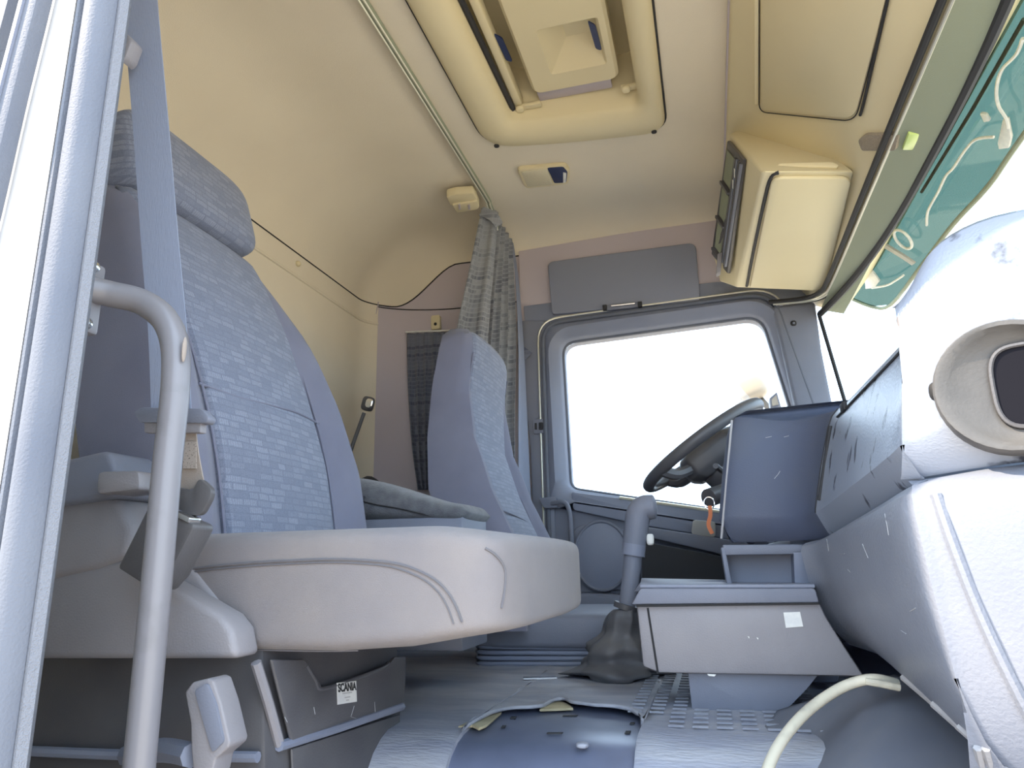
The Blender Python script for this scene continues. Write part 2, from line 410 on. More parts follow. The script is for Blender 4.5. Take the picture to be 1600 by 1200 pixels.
mk('pocket', prism([P(892, 926, Y=2.28), P(1010, 932, Y=2.28), P(1010, 975, Y=2.28), P(880, 972, Y=2.28)], (0, .09, 0)), M['grey'], door, bev=.012, seg=3)
wg = struct('window_1', loft([w0, [v + Vector((0, .004, 0)) for v in w0]]), M['win'], 'clear side window glass in the driver door')
wg.location.y = .012

# ---- pillars on the far side
bp_ = structure_root('trim_3', 'grey pillar trim behind the driver door', (0, 2.36, 0))
mk('pillar', prism([P(806, 500, Y=2.36), P(858, 500, Y=2.36), P(866, 700, Y=2.36), P(868, 900, Y=2.36), P(872, 990, Y=2.36), P(838, 990, Y=2.36), P(828, 700, Y=2.36)], (0, .045, 0)), M['grey'], bp_, bev=.008)
g = P(842, 666, Y=2.352)
mk('belt_guide', prism(rpoly([g + Vector((x, 0, z)) for x, z in ((-.022, .026), (.022, .026), (.022, -.026), (-.022, -.026))], .008), (0, .012, 0)), M['grey'], bp_, bev=.003)
mk('guide_button', prism(rpoly([g + Vector((x, -.004, z)) for x, z in ((0, .013), (.015, .013), (.015, -.013), (0, -.013))], .004), (0, .008, 0)), M['blackm'], bp_, bev=.002)
mk('guide_button', box(g + Vector((-.010, -.003, 0)), (.006, .006, .022)), M['blackm'], bp_)
ap = structure_root('trim_4', 'grey windscreen pillar trim on the driver side', (.34, 2.35, .5))
mk('pillar', prism([P(1206, 478, Y=2.345), P(1274, 470, Y=2.345), P(1284, 545, Y=2.345), P(1300, 625, Y=2.345), P(1310, 700, Y=2.345), P(1262, 720, Y=2.345), P(1243, 640, Y=2.345)], (0, .05, 0)), M['grey'], ap, bev=.012, seg=3)
s = P(1240, 505, Y=2.343)
mk('screw', sbox(s, (.009, .004, .009), .8, 14, 8), M['blackm'], ap)
mk('screw_head', sbox(s + Vector((0, -.003, 0)), (.004, .003, .004), .8, 10, 6), M['grey'], ap)

# ---- windscreen
def ws_x(y, z):
    k = (y - 1.41) / .97
    return .485 - .09 * abs(k)**2.6 + (1.09 - z) * .14
struct('window_2', grid(lambda u, v: Vector((ws_x(.44 + 1.94*u, 1.10 - .62*v), .44 + 1.94*u, 1.10 - .62*v)), 40, 10), M['screen'], 'clear curved windscreen across the front of the cab')
struct('trim_5', tube([Vector((ws_x(y, 1.075) - .012, y, 1.077 + (0 if y < 2.2 else 0))) for y in [.44 + 1.9*i/30 for i in range(31)]], .010, 8), M['blackm'], 'black rubber seal along the top of the windscreen')
struct('trim_6', tube([Vector((ws_x(2.37, z) - .006, 2.35, z)) for z in (1.08, .9, .7, .5)], .006, 8), M['blackm'], 'black rubber seal down the driver side of the windscreen')
def ext_(pts, z0, z1): return prism([(x, y, z0) for x, y in pts], (0, 0, z1 - z0))
struct('wall_right', join(ext_(((-1.30, .405), (-.500, .405), (-.54, .47), (-1.30, .47)), -.9, 1.62), bx(-.52, .60, .405, .47, 1.345, 1.62), bx(.50, .66, .405, .47, -.9, 1.40)), M['paint'], 'white painted cab side around the open passenger doorway')
struct('wall_left_front', bx(.30, .68, 2.40, 2.44, -.6, .56), M['greyd'], 'dark side panel ahead of the driver door')
struct('wall_front_lower', bx(.62, .68, .47, 2.4, -.6, .52), M['greyd'], 'dark bulkhead below the windscreen')

# ---- floor : engine tunnel, footwell
def tun(s):                                    # cross-section of the tunnel, s = metres from the far side
    pts = TUN
    for i in range(len(pts) - 1):
        d = (pts[i+1] - pts[i]).length
        if s <= d or i == len(pts) - 2: return pts[i].lerp(pts[i+1], min(1, s/d))
        s -= d
TUN = catmull([(0, 2.40, .08), (0, 1.7, .08), (0, 1.2, .08), (0, 1.09, .078), (0, 1.04, .065), (0, 1.005, .035), (0, .99, -.03), (0, .985, -.2)], 6)
TLEN = sum((TUN[i+1] - TUN[i]).length for i in range(len(TUN) - 1))
floor = struct('floor', grid(lambda u, v: Vector((XR + (.62 - XR)*u, 0, 0)) + tun(TLEN*v), 20, 60), M['steel'], 'dark blue steel engine tunnel between the seats')
struct('floor_footwell', bx(XR, .62, .47, 1.0, -.26, -.2), M['matr'], 'dark footwell floor at the passenger side')

# ================================================================ mat on the tunnel
def s_of(y):                                    # s for a given Y on the flat part
    acc = 0
    for i in range(len(TUN) - 1):
        if TUN[i+1].y <= y: return acc + (TUN[i].y - y)
        acc += (TUN[i+1] - TUN[i]).length
    return acc
tear = [P(a, b, Z=.085) for a, b in ((722, 1143), (738, 1130), (760, 1124), (784, 1116), (800, 1113), (826, 1112), (846, 1110), (862, 1101), (880, 1099), (893, 1106), (930, 1111), (962, 1113), (985, 1117), (996, 1124), (1004, 1132))]
tear = sorted([(t.x, t.y) for t in tear])
def tear_y(x):
    if x < tear[0][0] or x > tear[-1][0]: return None
    for (a, b), (c, d) in zip(tear, tear[1:]):
        if a <= x <= c: return b + (d - b) * (x - a) / max(1e-6, c - a)
cols = sorted(set([XR + (.24 - XR) * i / 90 for i in range(91)] + [t[0] for t in tear] + [tear[0][0] - .002, tear[-1][0] + .002]))
NV = 60
def mat_pt(x, v):
    y = tear_y(x); e = TLEN * .93 if y is None else s_of(y)
    p = tun(.03 + (e - .03) * v); q = tun(min(TLEN, .031 + (e - .03) * v + .002)); d = (q - p).normalized(); n = Vector((1, 0, 0)).cross(d)
    if n.z < 0 or (abs(n.z) < .05 and n.y > 0): n = -n
    b = .005 + .004 * noise.noise(Vector((x*14, p.y*14, 3))) + (.008 * max(0, (v - .93) / .07)**2 if y is not None else 0)
    return Vector((x, p.y, p.z)) + n * b
V = [tuple(mat_pt(x, j / NV)) for j in range(NV + 1) for x in cols]; n = len(cols)
Fm = [(j*n + i, j*n + i + 1, (j+1)*n + i + 1, (j+1)*n + i) for j in range(NV) for i in range(n - 1)]
fm = tag(thing('floor_mat', 'torn black rubber mat over the engine tunnel', 'mat', (0, 1.6, .085)), 'torn black rubber mat over the engine tunnel')
mk('rubber_sheet', (V, Fm), M['mat_'], fm, solid=.005)
ribs = []
for i in range(9):                              # moulded grip ribs on the right half of the mat
    for j in range(17):
        x = -.14 + .034*i; y = 1.13 + .031*j
        if x < -.10 and y < 1.20: continue
        ribs.append(box((x, y, .0905), (.022, .004, .003)))
r = mk('grip_ribs', join(*ribs), M['matr'], fm); r['kind'] = 'stuff'
fo = []
def patch(pts, z, th): return prism([P(a, b, Z=z) for a, b in pts], (0, 0, th))
tag(mk('foam_scrap', patch(((716, 1139), (740, 1127), (770, 1119), (784, 1116), (775, 1124), (760, 1137), (748, 1142), (738, 1137)), .083, .004), M['foam'], bev=.001), 'jagged yellow foam scrap beside left end of the mat tear', 'foam')
tag(mk('foam_scrap', patch(((843, 1112), (858, 1102), (872, 1098), (884, 1101), (896, 1110), (875, 1111)), .083, .004), M['foam'], bev=.001), 'small brown foam scrap under the lifted mat edge', 'foam')
for i, (a, b, ww, hh) in enumerate(((801, 1122, 8, 3), (786, 1136, 6, 3), (987, 1131, 7, 3), (980, 1145, 8, 4), (890, 1119, 22, 1.5), (866, 1146, 24, 1.5))):
    mk('slot', patch(((a-ww/2, b+hh/2), (a-ww/2+2, b-hh/2), (a+ww/2+2, b-hh/2), (a+ww/2, b+hh/2)), .0805, .0012), M['blackm'], floor)
mk('bolt', sbox(P(910, 1164, Z=.079), (.009, .009, .004), .8, 12, 6), M['mat_'], floor)
tag(mk('metal_strip', patch(((817, 1060), (868, 1058), (870, 1061), (818, 1062)), .088, .003), M['chrome']), 'thin shiny metal strip lying in front of the driver seat', 'strip')

# ================================================================ near doorway: seals, moulding
def ext(pts, z0=-.7, z1=1.345):                   # plan polygon pulled up through the door height
    return prism([(x, y, z0) for x, y in pts], (0, 0, z1 - z0))
seal = tag(thing('door_seal', 'blue grey rubber seal around the open passenger doorway', 'seal', (-.47, .42, 0)), 'blue grey rubber seal around the open passenger doorway')
def arc(cx, cy, rx, ry, a0, a1, n=8): return [(cx + rx*math.cos(math.radians(a0 + (a1-a0)*i/n)), cy + ry*math.sin(math.radians(a0 + (a1-a0)*i/n))) for i in range(n + 1)]
mk('rubber_bulb', ext(arc(-.4795, .418, .0155, .018, 180, 350) + [(-.472, .43), (-.495, .43)]), M['rubber'], seal)
mk('rubber_lip', ext(arc(-.4965, .416, .0045, .012, 180, 360, 5) + [(-.492, .425), (-.501, .425)]), M['rubber'], seal)
mk('flock_strip', ext([(-.4665, .416), (-.4605, .414), (-.456, .419), (-.462, .427), (-.475, .435)]), M['flock'], seal)
sm = [P(58, 0, Y=.392), P(20, 150, Y=.392), P(-15, 300, Y=.392)]
dv = sm[2] - sm[0]
mk_ = tag(thing('side_moulding', 'slanting grey rubber moulding on the white cab side', 'moulding', (-.58, .39, .8)), 'slanting grey rubber moulding on the white cab side')
mk('strip', strap([sm[0] - dv*.8, sm[0], sm[1], sm[2], sm[2] + dv*.5], (1, 0, 0), .020, .016), M['rubber'], mk_, bev=.004)
mk('groove', strap([p + Vector((-.004, -.009, 0)) for p in (sm[0] - dv*.8, sm[0], sm[1], sm[2], sm[2] + dv*.5)], (1, 0, 0), .004, .003), M['greyd'], mk_)
sn = [P(20, 0, Y=.396), P(-4, 90, Y=.396)]; dn = sn[1] - sn[0]
mk('thin_strip', strap([sn[0] - dn*2, sn[0], sn[1], sn[1] + dn*2], (1, 0, 0), .003, .01), M['rubber'], mk_)

# grab handle by the passenger seat
gh = thing('grab_handle', 'bent grey metal grab tube rising in front of the passenger seat', 'handle', P(215, 1200, Y=.57))
hp_ = [P(140, 452, Y=.535), P(175, 460, Y=.55), P(222, 472, Y=.565), P(258, 500, Y=.57), P(274, 545, Y=.57), P(273, 620, Y=.57), P(262, 720, Y=.57), P(243, 930, Y=.57), P(222, 1150, Y=.57), P(206, 1320, Y=.57)]
mk('tube', tube(hp_, .0135, 16, k=6), M['tube_'], gh)
c = P(150, 462, Y=.535)
mk('mounting_plate', box(c + Vector((-.012, 0, 0)), (.012, .03, .075)), M['tube_'], gh, bev=.004)
for s_ in (-1, 1):
    mk('bolt', sbox(c + Vector((-.004, -.004, s_*.03)), (.006, .006, .006), .8, 10, 6), M['chrome'], gh)
# chipped paint on the bend
mk('paint_chip', sbox(P(288, 546, Y=.562), (.0015, .003, .013), .9, 10, 8), M['tan'], gh)

# ================================================================ seats
def slab(prof, halfw, yc, wing=.03, fade=(2, 3)):
    """backrest from a side profile [(x_front, z, depth)] and half widths; the wings stand forward of the middle"""
    rings = []
    for q_, ((xf, z, dep), hw) in enumerate(zip(prof, halfw)):
        wng = wing * (1 - .85*sstep(fade[0], fade[1], q_ / (len(prof) - 1)))
        fr = []
        for i in range(25):                       # front, near wing -> far wing
            t = -1 + 2*i/24; a = abs(t)
            f = wng * sstep(.55, .88, a) * (1 - sstep(.9, 1.0, a)*.9) - .02 * max(0, (a - .9)/.1)**2
            fr.append(Vector((xf + f, yc + t*hw, z)))
        bk = [Vector((xf - dep + .02*abs(t)**3, yc + t*hw, z)) for t in (1.0, .93, .6, .2, -.2, -.6, -.93, -1.0)]
        rings.append(fr + bk)
    return loft(rings)

def interp(tab, t):
    for a, b in zip(tab, tab[1:]):
        if a[0] <= t <= b[0]:
            k = (t - a[0]) / (b[0] - a[0]); k = k*k*(3-2*k) if False else k
            return [x + (y - x)*k for x, y in zip(a[1:], b[1:])]
    return list(tab[-1][1:])

# ---- passenger seat
PS = thing('truck_seat', 'large grey cloth passenger seat with woven backrest in the foreground', 'seat', (-.5, 1.0, -.2))
def cfn(v):
    # nose of the cushion: underside rises towards the front, top slightly crowned
    k = (v.x + .23) / .46
    if v.z < 0: v.z *= 1 - .30 * sstep(.62, 1, k)
    else: v.z += .010 * math.cos(v.y / .25 * 1.3) * 0 + .008 * sstep(.5, .9, abs(v.y) / .25) * (1 - sstep(.8, 1, k))
    v.x += .02 * (1 - (v.y/.25)**2) * sstep(.6, 1, k)
    return v
CC = Vector((-.452, 1.0, .292)); CH = (.232, .252, .066)
cu = mk('cushion', sbox(CC, CH, .19, 96, 40, fn=cfn), M['stain'], PS, ang=60)
# piping seams over the cushion side and nose
mk('side_seam', tube(surf(cu, ((292, 890), (340, 884), (400, 879), (460, 876), (520, 874), (575, 876), (620, 881), (652, 891), (680, 906), (700, 926), (713, 948), (722, 972), (727, 1000))), .0014, 6, k=3), M['thread'], cu)
mk('side_seam', tube(surf(cu, ((292, 895), (340, 889), (400, 884), (460, 881), (515, 879), (570, 881), (612, 886), (645, 897), (670, 911), (689, 930), (701, 952), (709, 975), (714, 1004))), .0009, 6, k=3), M['thread'], cu)
mk('bottom_seam', tube(surf(cu, ((392, 1014), (440, 1016), (500, 1016), (560, 1015), (620, 1012), (680, 1007), (735, 1000))), .0012, 6, k=3), M['thread'], cu)
mk('nose_seam', tube(surf(cu, ((776, 990), (783, 950), (788, 920), (789, 895), (784, 880), (772, 866), (758, 857))), .0014, 6, k=3), M['thread'], cu)
# woven nose panel at the front of the cushion
# backrest
PB = [(0, -.640, .300, .10, .235), (.12, -.650, .375, .14, .25), (.3, -.672, .49, .15, .252), (.5, -.718, .62, .15, .245), (.7, -.775, .755, .14, .216), (.85, -.826, .85, .13, .194), (.95, -.862, .91, .11, .180), (1, -.885, .932, .07, .168)]
prof = []; hws = []
for i in range(26):
    xf, z, dep, hw = interp(PB, i / 25); prof.append((xf, z, dep)); hws.append(hw)
mk('backrest', slab(prof, hws, 1.0, wing=.038, fade=(.6, 1)), M['fabric'], PS, ang=60)
def panel(prof, hw, yc, t0=.03, t1=.99, off=.006, n=26, ny=10, bulge=.010):
    def f(u, v):
        k = (t0 + (t1 - t0)*v) * (len(prof) - 1); i = min(int(k), len(prof) - 2); k -= i
        a, b = Vector((prof[i][0], 0, prof[i][1])), Vector((prof[i+1][0], 0, prof[i+1][1])); p = a.lerp(b, k)
        t = -1 + 2*u; h = hw(v)
        return Vector((p.x + off + bulge * (1 - t*t) - (.016 if abs(t) > .999 else 0), yc + t*h, p.z))
    return grid(f, ny, n)
mk('centre_panel', panel(prof, lambda v: .150 + .018*v, 1.0, .02, .985, .010, 40, 24), M['weave'], PS, solid=.006)
fold = [Vector((interp(PB, .44)[0] + .0225 - .010*(t*t), 1.0 + t*.165, interp(PB, .44)[1] + .004*math.sin(t*3))) for t in (-1, -.5, 0, .5, 1)]
mk('cross_seam', tube(fold, .0022, 6, k=4), M['fabric'], PS)
for sd in (-1, 1):
    mk('side_seam', tube([Vector((interp(PB, v)[0] + .012, 1.0 + sd*(.151 + .018*v), interp(PB, v)[1])) for v in (.05, .2, .35, .5, .65, .78, .86)], .0022, 6, k=4), M['fabric'], PS)
# headrest pad
hr = Matrix.Rotation(math.radians(-17), 3, 'Y')
mk('headrest', sbox((-.908, .995, 1.0), (.062, .170, .086), .40, 44, 24, rot=hr), M['weave'], PS, ang=60)
for y in (.93, 1.07):
    mk('headrest_post', tube([(-.915, y, .90), (-.905, y, .98)], .007, 10), M['chrome'], PS)
# plastic side cover of the seat, near side
sc = [P(a, b, Y=.70) for a, b in ((40, 905), (78, 893), (150, 880), (192, 872), (246, 905), (300, 936), (345, 962), (362, 985), (370, 1030), (40, 1030))]
cov = mk('side_cover', prism(sc, (0, .045, 0)), M['cover'], PS, bev=.008, seg=3)
sh = [P(a, b, Y=.745) for a, b in ((246, 895), (300, 884), (345, 940), (372, 1000), (372, 1030), (246, 1030))]
mk('front_cover', prism(sh, (0, .05, 0)), M['cover'], PS, bev=.008, seg=3)
# recliner housing, its cap and knob
mk('recliner_housing', prism([P(a, b, Y=.695) for a, b in ((40, 770), (150, 768), (184, 780), (206, 828), (196, 872), (150, 890), (40, 915))], (0, .06, 0)), M['cover'], PS, bev=.010, seg=3)
mk('recliner_cap', prism(rpoly([P(a, b, Y=.68) for a, b in ((40, 742), (98, 718), (168, 702), (180, 735), (182, 775), (120, 785), (40, 795))], .012), (0, .09, 0)), M['grey'], PS, bev=.008, seg=3)
mk('recliner_knob', prism(rpoly([P(a, b, Y=.665) for a, b in ((152, 737), (216, 735), (218, 765), (150, 772))], .006), (0, .05, 0)), M['cover'], PS, bev=.005)
# black storage base
XB = -.50
base = mk('base_box', prism([(XB - .012, .765, .235), (XB, .765, .11), (XB - .002, .765, -.2), (-1.0, .765, -.2), (-1.0, .765, .235)], (0, .37, 0)), M['black'], PS, bev=.006)
fx = XB + .004
def bf(px, py, x=fx): return P(px, py, X=x)
mk('corner_post', tube([bf(400, 1035, XB - .004), bf(420, 1100, XB), bf(437, 1163, XB + .002)], .006, 8, k=3), M['cover'], base)
lid = [bf(a, b) for a, b in ((418, 1030), (470, 1045), (492, 1062), (503, 1078), (540, 1066), (600, 1043), (614, 1030), (630, 1026), (628, 1098), (530, 1135), (450, 1158))]
mk('storage_lid', prism([bf(a, b) for a, b in ((418, 1030), (470, 1030), (492, 1062), (500, 1077), (545, 1064), (600, 1043), (612, 1026), (630, 1026), (628, 1098), (530, 1135), (450, 1158))], (.006, 0, 0)), M['black'], base, bev=.003)
mk('lid_recess', prism([bf(a, b, XB - .02) for a, b in ((470, 1020), (500, 1077), (600, 1045), (618, 1016))], (.004, 0, 0)), M['blackm'], base)
mk('lid_rim', tube([bf(a, b, XB + .0085) for a, b in ((478, 1040), (492, 1064), (501, 1077), (545, 1064), (598, 1044), (607, 1036))], .0028, 8, k=3), M['black'], base)
mk('ledge', tube([bf(436, 1166, XB + .004), bf(530, 1137, XB + .008), bf(628, 1104, XB + .008)], .006, 8), M['greyd'], base)
mk('lower_panel', prism([bf(a, b) for a, b in ((452, 1170), (622, 1116), (622, 1330), (460, 1330))], (.004, 0, 0)), M['black'], base, bev=.002)
mk('lid_joint', tube([bf(628, 1030, XB + .008), bf(627, 1098, XB + .008)], .002, 6), M['cover'], base)
mk('side_ledge', tube([(XB - .005, .758, .118), (-.70, .758, .112), (-1.0, .758, .108)], .006, 8), M['greyd'], base)
# height lever in front of the base
lv = [P(a, b, Y=.66) for a, b in ((288, 1082), (300, 1066), (325, 1060), (333, 1064), (345, 1100), (359, 1160), (357, 1168), (336, 1186), (330, 1215), (302, 1215), (298, 1170), (297, 1130))]
lev = mk('release_lever', prism(lv, (0, .03, 0)), M['cover'], PS, bev=.006, seg=3)
mk('lever_face', prism([p + Vector((0, -.003, 0)) for p in rpoly([P(a, b, Y=.66) for a, b in ((306, 1078), (326, 1066), (340, 1100), (352, 1158), (334, 1176))], .004)], (0, .008, 0)), M['grey'], lev, bev=.002)
mk('lever_stem', tube([P(300, 1180, Y=.67), P(255, 1172, Y=.70), P(200, 1180, Y=.74)], .012, 8, k=4), M['greyd'], PS)
# sticker with its print
def plate(c, u, v, su, sv, th, nrm): 
    pts = [c - u*su/2 - v*sv/2, c + u*su/2 - v*sv/2, c + u*su/2 + v*sv/2, c - u*su/2 + v*sv/2]
    return prism(pts, nrm * th)
A, B, Cc = P(526, 1067, X=XB + .0105), P(556, 1064, X=XB + .0105), P(527, 1101, X=XB + .0105)
u = (B - A); v = (A - Cc); su, sv = u.length, v.length; u.normalize(); v.normalize()
nx = Vector((1, 0, 0)); cst = A + u*su/2 - v*sv/2
st = tag(thing('sticker', 'small white sticker lettered SCANIA on the black seat base', 'sticker', cst), 'small white sticker lettered SCANIA on the black seat base')
mk('paper', plate(cst, u, v, su, sv, .0006, nx), M['white'], st)
def text(body, size, c, u, v, nrm, mat_, parent, bold=0):
    cu_ = D.curves.new('lettering', 'FONT'); cu_.body = body; cu_.size = size; cu_.align_x = 'CENTER'; cu_.align_y = 'CENTER'; cu_.extrude = 0.0001; cu_.offset = bold
    o = D.objects.new('lettering', cu_); COL.objects.link(o)
    bpy.context.view_layer.update()
    me = D.meshes.new_from_object(o.evaluated_get(bpy.context.evaluated_depsgraph_get())); D.objects.remove(o)
    R = Matrix((u, v, nrm)).transposed().to_4x4(); R.translation = c
    me.transform(R); me.materials.clear(); me.materials.append(mat_)
    o = D.objects.new('lettering', me); COL.objects.link(o); o.parent = parent; o.matrix_parent_inverse = Matrix.Translation(-parent.location)
    return o
text('SCANIA', su*.265, cst + v*sv*.24 + nx*.0009, u, v, nx, M['ink'], st, bold=.0006)
for k, (ww, dz) in enumerate(((.5, -.02), (.3, -.22), (.16, -.36))):
    mk('faded_print', plate(cst + v*sv*dz + nx*.0007, u, v, su*ww, sv*.05, .0001, nx), M['inkg'], st)

# ---- passenger belt
SB = thing('seat_belt', 'blue grey seat belt hanging across the passenger backrest into its buckle', 'seat belt', P(245, 860, Y=.66))
mk('webbing', strap([P(212, -140, Y=.60), P(219, 0, Y=.62), P(236, 200, Y=.64), P(250, 380, Y=.65), P(262, 520, Y=.655), P(268, 650, Y=.655)], [Vector((1, .15, 0))] * 6, .047), M['belt'], SB)
mk('tongue_bar', prism(rpoly([P(a, b, Y=.645) for a, b in ((208, 645), (220, 636), (314, 638), (326, 652), (322, 661), (218, 660))], .004), (0, .014, 0)), M['grey'], SB, bev=.003)
mk('tongue_clip', prism(rpoly([P(a, b, Y=.648) for a, b in ((225, 659), (314, 659), (313, 676), (225, 676))], .002), (0, .010, 0)), M['cover'], SB, bev=.002)
mk('lap_webbing', strap([P(283, 672, Y=.655), P(288, 715, Y=.657), P(297, 765, Y=.66)], [Vector((1, 0, 0))] * 3, .038), M['tan'], SB)
mk('belt_label', prism([P(a, b, Y=.654) for a, b in ((285, 690), (306, 690), (307, 732), (286, 732))], (0, .0008, 0)), M['tanl'], SB)
mk('tongue_plate', prism(rpoly([P(a, b, Y=.65) for a, b in ((278, 760), (300, 768), (311, 746), (330, 764), (328, 778), (314, 804), (300, 806), (276, 795))], .006), (0, .008, 0)), M['black'], SB, bev=.003)
bk = mk('buckle', prism([P(a, b, Y=.64) for a, b in ((232, 788), (302, 818), (300, 828), (262, 900), (240, 925), (182, 888))], (0, .035, 0)), M['black'], SB, bev=.004)
mk('latch_slot', prism([P(a, b, Y=.638) for a, b in ((272, 797), (296, 808), (294, 818), (270, 806))], (0, .02, 0)), M['chrome'], bk, bev=.002)
# pale trim chip at the belt's upper guide
tag(mk('belt_guide_cover', prism([P(a, b, Y=.60) for a, b in ((196, 50), (206, 62), (196, 88), (188, 96))], (0, .02, 0)), M['cover'], bev=.003), 'small pale plastic cover beside the top of the seat belt', 'cover')

# ---- driver seat
DS = thing('truck_seat', 'tall light grey driver seat with integral headrest beside the curtain', 'seat', (-.5, 1.85, .08))
DB = [(0, -.46, .17, .10, .20), (.12, -.468, .28, .14, .23), (.28, -.478, .38, .15, .232), (.45, -.535, .50, .14, .226), (.62, -.578, .63, .11, .205), (.8, -.582, .77, .10, .190), (.92, -.566, .875, .10, .180), (.975, -.572, .918, .09, .165), (1, -.59, .935, .06, .14)]
dp = []; dh = []
for i in range(30):
    xf, z, dep, hw = interp(DB, i / 29); dp.append((xf, z, dep)); dh.append(hw)
mk('backrest', slab(dp, dh, 1.85, wing=.035, fade=(.5, .95)), M['fabric'], DS, ang=60)
mk('centre_panel', panel(dp, lambda v: .150 + .022*v - .10*max(0, v - .85), 1.85, .02, .975, .008, 40, 20), M['weave'], DS, solid=.006)
for sd in (-1, 1):
    mk('side_seam', tube([Vector((interp(DB, v)[0] + .010, 1.85 + sd*(.151 + .012*v), interp(DB, v)[1])) for v in (.05, .2, .35, .5, .65, .8, .9)], .0022, 6, k=4), M['fabric'], DS)
mk('cross_seam', tube([Vector((interp(DB, .36)[0] + .022 - .008*t*t, 1.85 + t*.15, interp(DB, .36)[1] - .012*t)) for t in (-1, -.5, 0, .5, 1)], .002, 6, k=3), M['fabric'], DS)
mk('cushion', sbox((-.40, 1.90, .165), (.20, .19, .045), .35, 40, 20), M['grey'], DS, ang=60)
for k in range(5):                                # folds of the suspension bellows
    z = .128 - k*.011; x1 = -.19 - .012*k
    mk('bellows_fold', tube(rpoly([(-.58, 1.73, z - .002*k), (x1, 1.73, z), (x1, 2.05, z), (-.58, 2.05, z - .002*k)], .05, 5), .0055, 8, closed=True), M['greyd'], DS)
mk('bellows_core', bx(-.57, -.25, 1.74, 2.04, .086, .135), M['blackm'], DS)

# ================================================================ between the seats
AB = thing('armrest_box', 'grey storage box with padded zip lid between the two seats', 'armrest', (-.6, 1.42, .08))
yb = 1.36
mk('box_body', prism([(-.845, yb + .03, .16), (-.712, yb, .16), (-.475, yb, .16), (-.475, yb + .16, .16), (-.845, yb + .16, .16)], (0, 0, .255)), M['grey'], AB, bev=.005)
mk('corner_strip', tube([Vector((-.708, yb - .002, .17)), Vector((-.708, yb - .002, .413))], .005, 8), M['cover'], AB)
mk('screw_hole', sbox(P(554, 820, Y=yb + .008), (.007, .004, .008), .9, 12, 8), M['blackm'], AB)
pad = []
for i in range(25):
    t = i / 24; x = -.80 + .335*t; top = .512 - .012*t - .060*sstep(.15, 1, t); bot = .416 - .012*t
    if t < .08: sh_ = math.sqrt(max(.02, 1 - (1 - t/.08)**2))
    elif t > .94: sh_ = math.sqrt(max(.02, 1 - ((t - .94)/.06)**2))
    else: sh_ = 1
    zm = (top + bot)/2; hz = (top - bot)/2*sh_; ring = []
    for j in range(24):
        a = 2*math.pi*j/24; f = lambda q: math.copysign(abs(q)**.55, q)
        ring.append(Vector((x, yb + .085 + .092*f(math.cos(a))*(.75 + .25*sh_), zm + hz*f(math.sin(a)))))
    pad.append(ring)
lid_ = mk('padded_lid', loft(pad), mat('fuzzy_charcoal_pad', (.115, .118, .13), .98, bump=.9, bs=500, col2=(.16, .165, .175), vs=60, spec=.1, sheen=.3), AB, ang=60)
zl = surf(lid_, ((566, 783), (590, 789), (620, 794), (660, 803), (700, 813), (728, 821)), .001)
z0 = zl[0] + Vector((0, -.003, 0))
mk('zip_line', tube(zl, .0014, 6, k=4), M['blackm'], AB)
mk('zip_puller', prism([z0 + Vector(d) for d in ((-.004, 0, -.006), (.006, 0, .010), (.010, 0, .008), (.001, 0, -.009))], (0, -.002, 0)), M['chrome'], AB)
rb = thing('belt_buckle', 'black belt buckle with a red button behind the passenger cushion', 'buckle', P(588, 850, Y=1.30))
mk('housing', prism([P(a, b, Y=1.29) for a, b in ((566, 850), (580, 833), (588, 831), (608, 848), (608, 900), (566, 900))], (0, .025, 0)), M['black'], rb, bev=.003)
mk('button', prism([P(a, b, Y=1.288) for a, b in ((586, 832), (592, 834), (610, 850), (600, 850))], (0, .02, 0)), M['red'], rb, bev=.001)
# dark folded cloth on the bunk
bunk = tag(mk('rear_bunk', bx(-1.15, -.90, 1.28, 2.18, .085, .45), M['greyd'], bev=.02), 'low dark bunk along the rear wall behind the seats', 'bunk')
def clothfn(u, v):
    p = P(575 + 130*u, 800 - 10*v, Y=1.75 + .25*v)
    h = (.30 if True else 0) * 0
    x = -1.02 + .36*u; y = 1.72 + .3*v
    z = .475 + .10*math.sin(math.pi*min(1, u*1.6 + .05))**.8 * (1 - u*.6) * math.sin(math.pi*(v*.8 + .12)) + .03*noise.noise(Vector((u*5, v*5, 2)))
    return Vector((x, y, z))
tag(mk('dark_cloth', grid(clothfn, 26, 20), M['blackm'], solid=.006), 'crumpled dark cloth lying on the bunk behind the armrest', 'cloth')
# reading lamp on a gooseneck
RL = thing('reading_lamp', 'small gooseneck reading lamp standing by the rear wall', 'lamp', P(538, 790, Y=1.95))
mk('gooseneck', tube([P(536, 800, Y=1.95), P(538, 745, Y=1.95), P(548, 705, Y=1.95), P(560, 670, Y=1.95), P(569, 645, Y=1.95)], .006, 10, k=6), M['black'], RL)
mk('head', sbox(P(575, 631, Y=1.94), (.018, .014, .022), .5, 20, 12, rot=Matrix.Rotation(.25, 3, 'Y')), M['black'], RL)
mk('lens', sbox(P(577, 630, Y=1.925), (.012, .005, .014), .6, 16, 10, rot=Matrix.Rotation(.25, 3, 'Y')), M['chrome'], RL)

